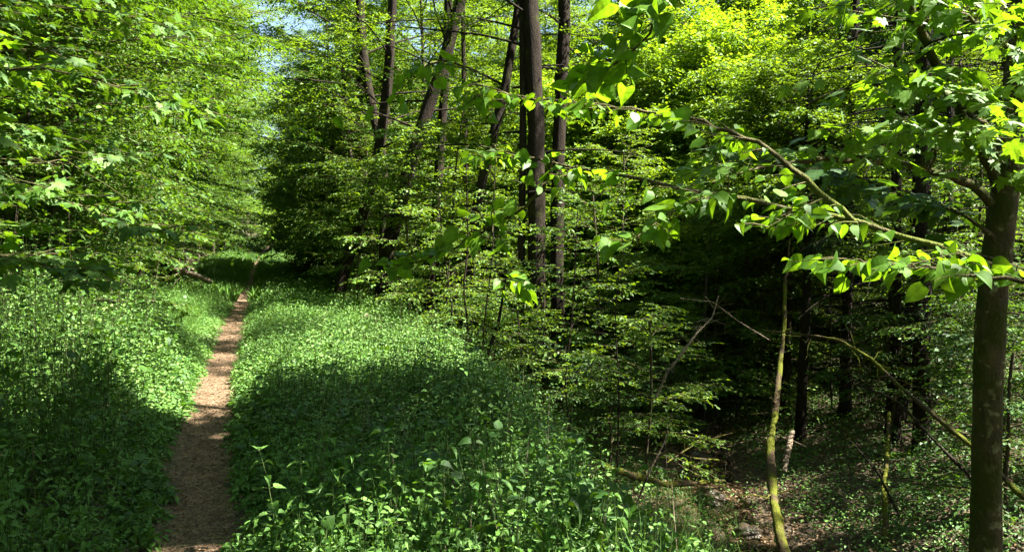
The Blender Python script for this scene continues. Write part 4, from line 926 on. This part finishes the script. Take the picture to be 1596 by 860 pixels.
# ------------------------------------------------------------------ fallen wood
def log(name, label, pts, rad, mat, cat='log', sides=12, lump=.08, stubs=0, fork=None):
    P = np.array(pts, float); c = P.mean(0)
    s = np.linspace(0, 1, len(P)); ss = np.linspace(0, 1, 70)
    Q = np.stack([np.interp(ss, s, P[:, k]) for k in range(3)], -1) - c
    for _ in range(3): Q[1:-1] = Q[1:-1] * .5 + (Q[:-2] + Q[2:]) * .25
    Q[1:-1] += rng.normal(0, min(.012, np.mean(rad) * .12), (68, 3))
    rr = np.interp(ss, np.linspace(0, 1, len(rad)), rad) * (1 + (.12 * np.sin(ss * 23 + rng.uniform(0, 6)) + .08 * np.sin(ss * 51)) * (name != 'pale_log')); rr[0] *= .35; rr[-1] *= .35
    mb = MB(); tubes(mb, Q[None], rr[None], sides, lump=lump)
    if stubs:
        sv = rng.uniform(.1, .95, stubs); p, t = sample(Q[None], np.zeros(stubs, int), sv)
        S = curve(p, rng.uniform(0, 6.28, stubs), rng.normal(0, .5, stubs), rng.uniform(.15, .8, stubs) * max(.5, float(np.mean(rad)) * 14), 6, .12, .15)
        tubes(mb, S, np.mean(rad) * .3 * np.linspace(1, .2, 6)[None] * np.ones((stubs, 1)), 5)
    o = link(name, mb.mesh(name, M[mat], True), None, tuple(c)); tag(o, label, cat)
    return o
log('mossy_log', 'yellow green mossy stem slanting up from the stream bank into the foliage', A3([(1232, 900, 8.5), (1215, 830, 9.0), (1203, 760, 9.8), (1200, 700, 10.6), (1206, 655, 11.4), (1214, 590, 12.0), (1222, 510, 12.6), (1224, 440, 13.0), (1232, 370, 13.3)]), (.075, .062, .058, .05, .04, .03, .015), 'moss', stubs=14)
log('pale_log', 'short pale broken log leaning beside the mossy log', A3([(1222, 735, 11.5), (1228, 700, 11.7), (1236, 670, 12.0)]), (.035, .05, .03), 'dead', stubs=1)
log('mossy_stump', 'small mossy snag right of the long mossy log', A3([(1382, 850, 9.5), (1378, 770, 10), (1384, 690, 11), (1386, 640, 11.6)]), (.04, .036, .03, .025), 'moss', stubs=5)
log('mossy_branch', 'mossy branch lying across the near bank of the stream', A3([(935, 725, 9.8), (985, 740, 10.2), (1040, 755, 10.8), (1090, 752, 11.6), (1130, 748, 12.2)]), (.05, .05, .04, .02), 'moss', 'branch', 8, stubs=5)
log('mossy_twig', 'thin forked mossy twig above the stream', A3([(1000, 735, 11), (1040, 700, 11.4), (1080, 714, 11.8), (1128, 717, 12)]), (.022, .02, .012), 'moss', 'branch', 6, stubs=4)
log('mossy_twig', 'arched mossy twig just below the dead roots', A3([(1040, 720, 12), (1085, 690, 12.4), (1120, 680, 12.7), (1150, 672, 13)]), (.015, .012, .006), 'moss', 'branch', 6, stubs=2)
log('dead_branch', 'long dead mossy branch running down to the mottled trunk', A3([(1190, 515, 9.5), (1260, 522, 9), (1310, 530, 8.7), (1360, 560, 8.3), (1400, 600, 7.9), (1460, 650, 7.3), (1520, 700, 6.8), (1600, 780, 6.2)]), (.008, .016, .022, .026), 'moss', 'branch', 8, stubs=26)
log('dead_branch', 'dark bare branch crossing under the long dead branch', A3([(1340, 600, 10), (1400, 625, 9.5), (1450, 680, 9), (1510, 740, 8.4), (1560, 800, 8)]), (.01, .018, .022), 'darkbark', 'branch', 6, stubs=8)
log('dead_branch', 'thin dark branch sloping over the sunlit far bank', A3([(1270, 660, 11), (1330, 690, 10.6), (1370, 740, 10), (1400, 800, 9.6)]), (.008, .014, .018), 'darkbark', 'branch', 6, stubs=7)
log('dead_branch', 'bare twig leaning up from the near bank of the stream', A3([(990, 790, 8), (1012, 735, 8), (1035, 690, 8.1), (1048, 640, 8.2)]), (.012, .01, .004), 'darkbark', 'branch', 6, stubs=4)
log('dead_branch', 'pale tangled dead branch hanging above the ravine', A3([(1020, 625, 11), (1040, 580, 11), (1062, 552, 11), (1085, 520, 11.2), (1110, 495, 11.4), (1120, 460, 11.5)]), (.02, .02, .014, .006), 'dead', 'branch', 6, stubs=34, lump=.2)
log('dead_branch', 'bare pale twigs above the pale tangled dead branch', A3([(1060, 465, 11), (1110, 470, 11.3), (1150, 500, 11.5), (1200, 530, 11.8)]), (.006, .009, .004), 'dead', 'branch', 5, stubs=12)
log('fallen_log', 'dark fallen log lying on the shaded left bank', A3([(88, 455, 9.6), (140, 465, 9.4), (190, 472, 9.2), (242, 470, 9.0)]), (.012, .026, .02), 'bark', stubs=6)
log('fallen_log', 'pale sunlit log on the bank left of the path', A3([(268, 418, 21), (290, 424, 20.5), (312, 432, 20), (330, 440, 19.6)]), (.05, .07, .05), 'dead', stubs=6)
log('fallen_log', 'second pale log lying behind the sunlit one on the left bank', A3([(262, 408, 22.5), (285, 414, 22), (300, 420, 21.5)]), (.05, .06, .04), 'dead', stubs=4)
log('rotten_root', 'light brown fallen root at the edge of the herbs by the ravine', A3([(568, 492, 16), (590, 500, 15.8), (612, 512, 15.4)]), (.06, .07, .04), 'dead', 'root', stubs=5)
log('dead_twig', 'dry brown tangle of twigs hanging in front of the leaning trunks', A3([(600, 440, 4.6), (620, 415, 4.6), (640, 402, 4.6)]), (.003, .004, .002), 'dead', 'twig', 5, stubs=22)
def stone(label, px, py, Yd, r, mat='mud'):
    import bmesh
    bm = bmesh.new(); bmesh.ops.create_icosphere(bm, subdivisions=4, radius=r)
    k = rng.uniform(0, 9)
    for v in bm.verts:
        n = v.co.normalized(); f = 1 + .22 * math.sin(n.x * 3 + k) * math.cos(n.y * 4 - k) + .1 * math.sin(n.z * 9 + n.x * 7 + k); v.co = v.co * f; v.co.z *= .55
    for f in bm.faces: f.smooth = True
    me = bpy.data.meshes.new('rock'); bm.to_mesh(me); bm.free(); me.materials.append(M[mat])
    p = at(px, py, Yd); o = link('rock', me, None, (p[0], p[1], float(ground(p[0], p[1])) + r * .25)); o.rotation_euler = (0, 0, k); tag(o, label, 'rock')
stone('flat wet rock in the middle of the stream bed', 1105, 770, 12, .28)
stone('rounded wet rock at the foot of the mossy log', 1165, 815, 10.6, .2)
stone('small rock at the upper end of the visible stream', 1085, 712, 14.5, .2)
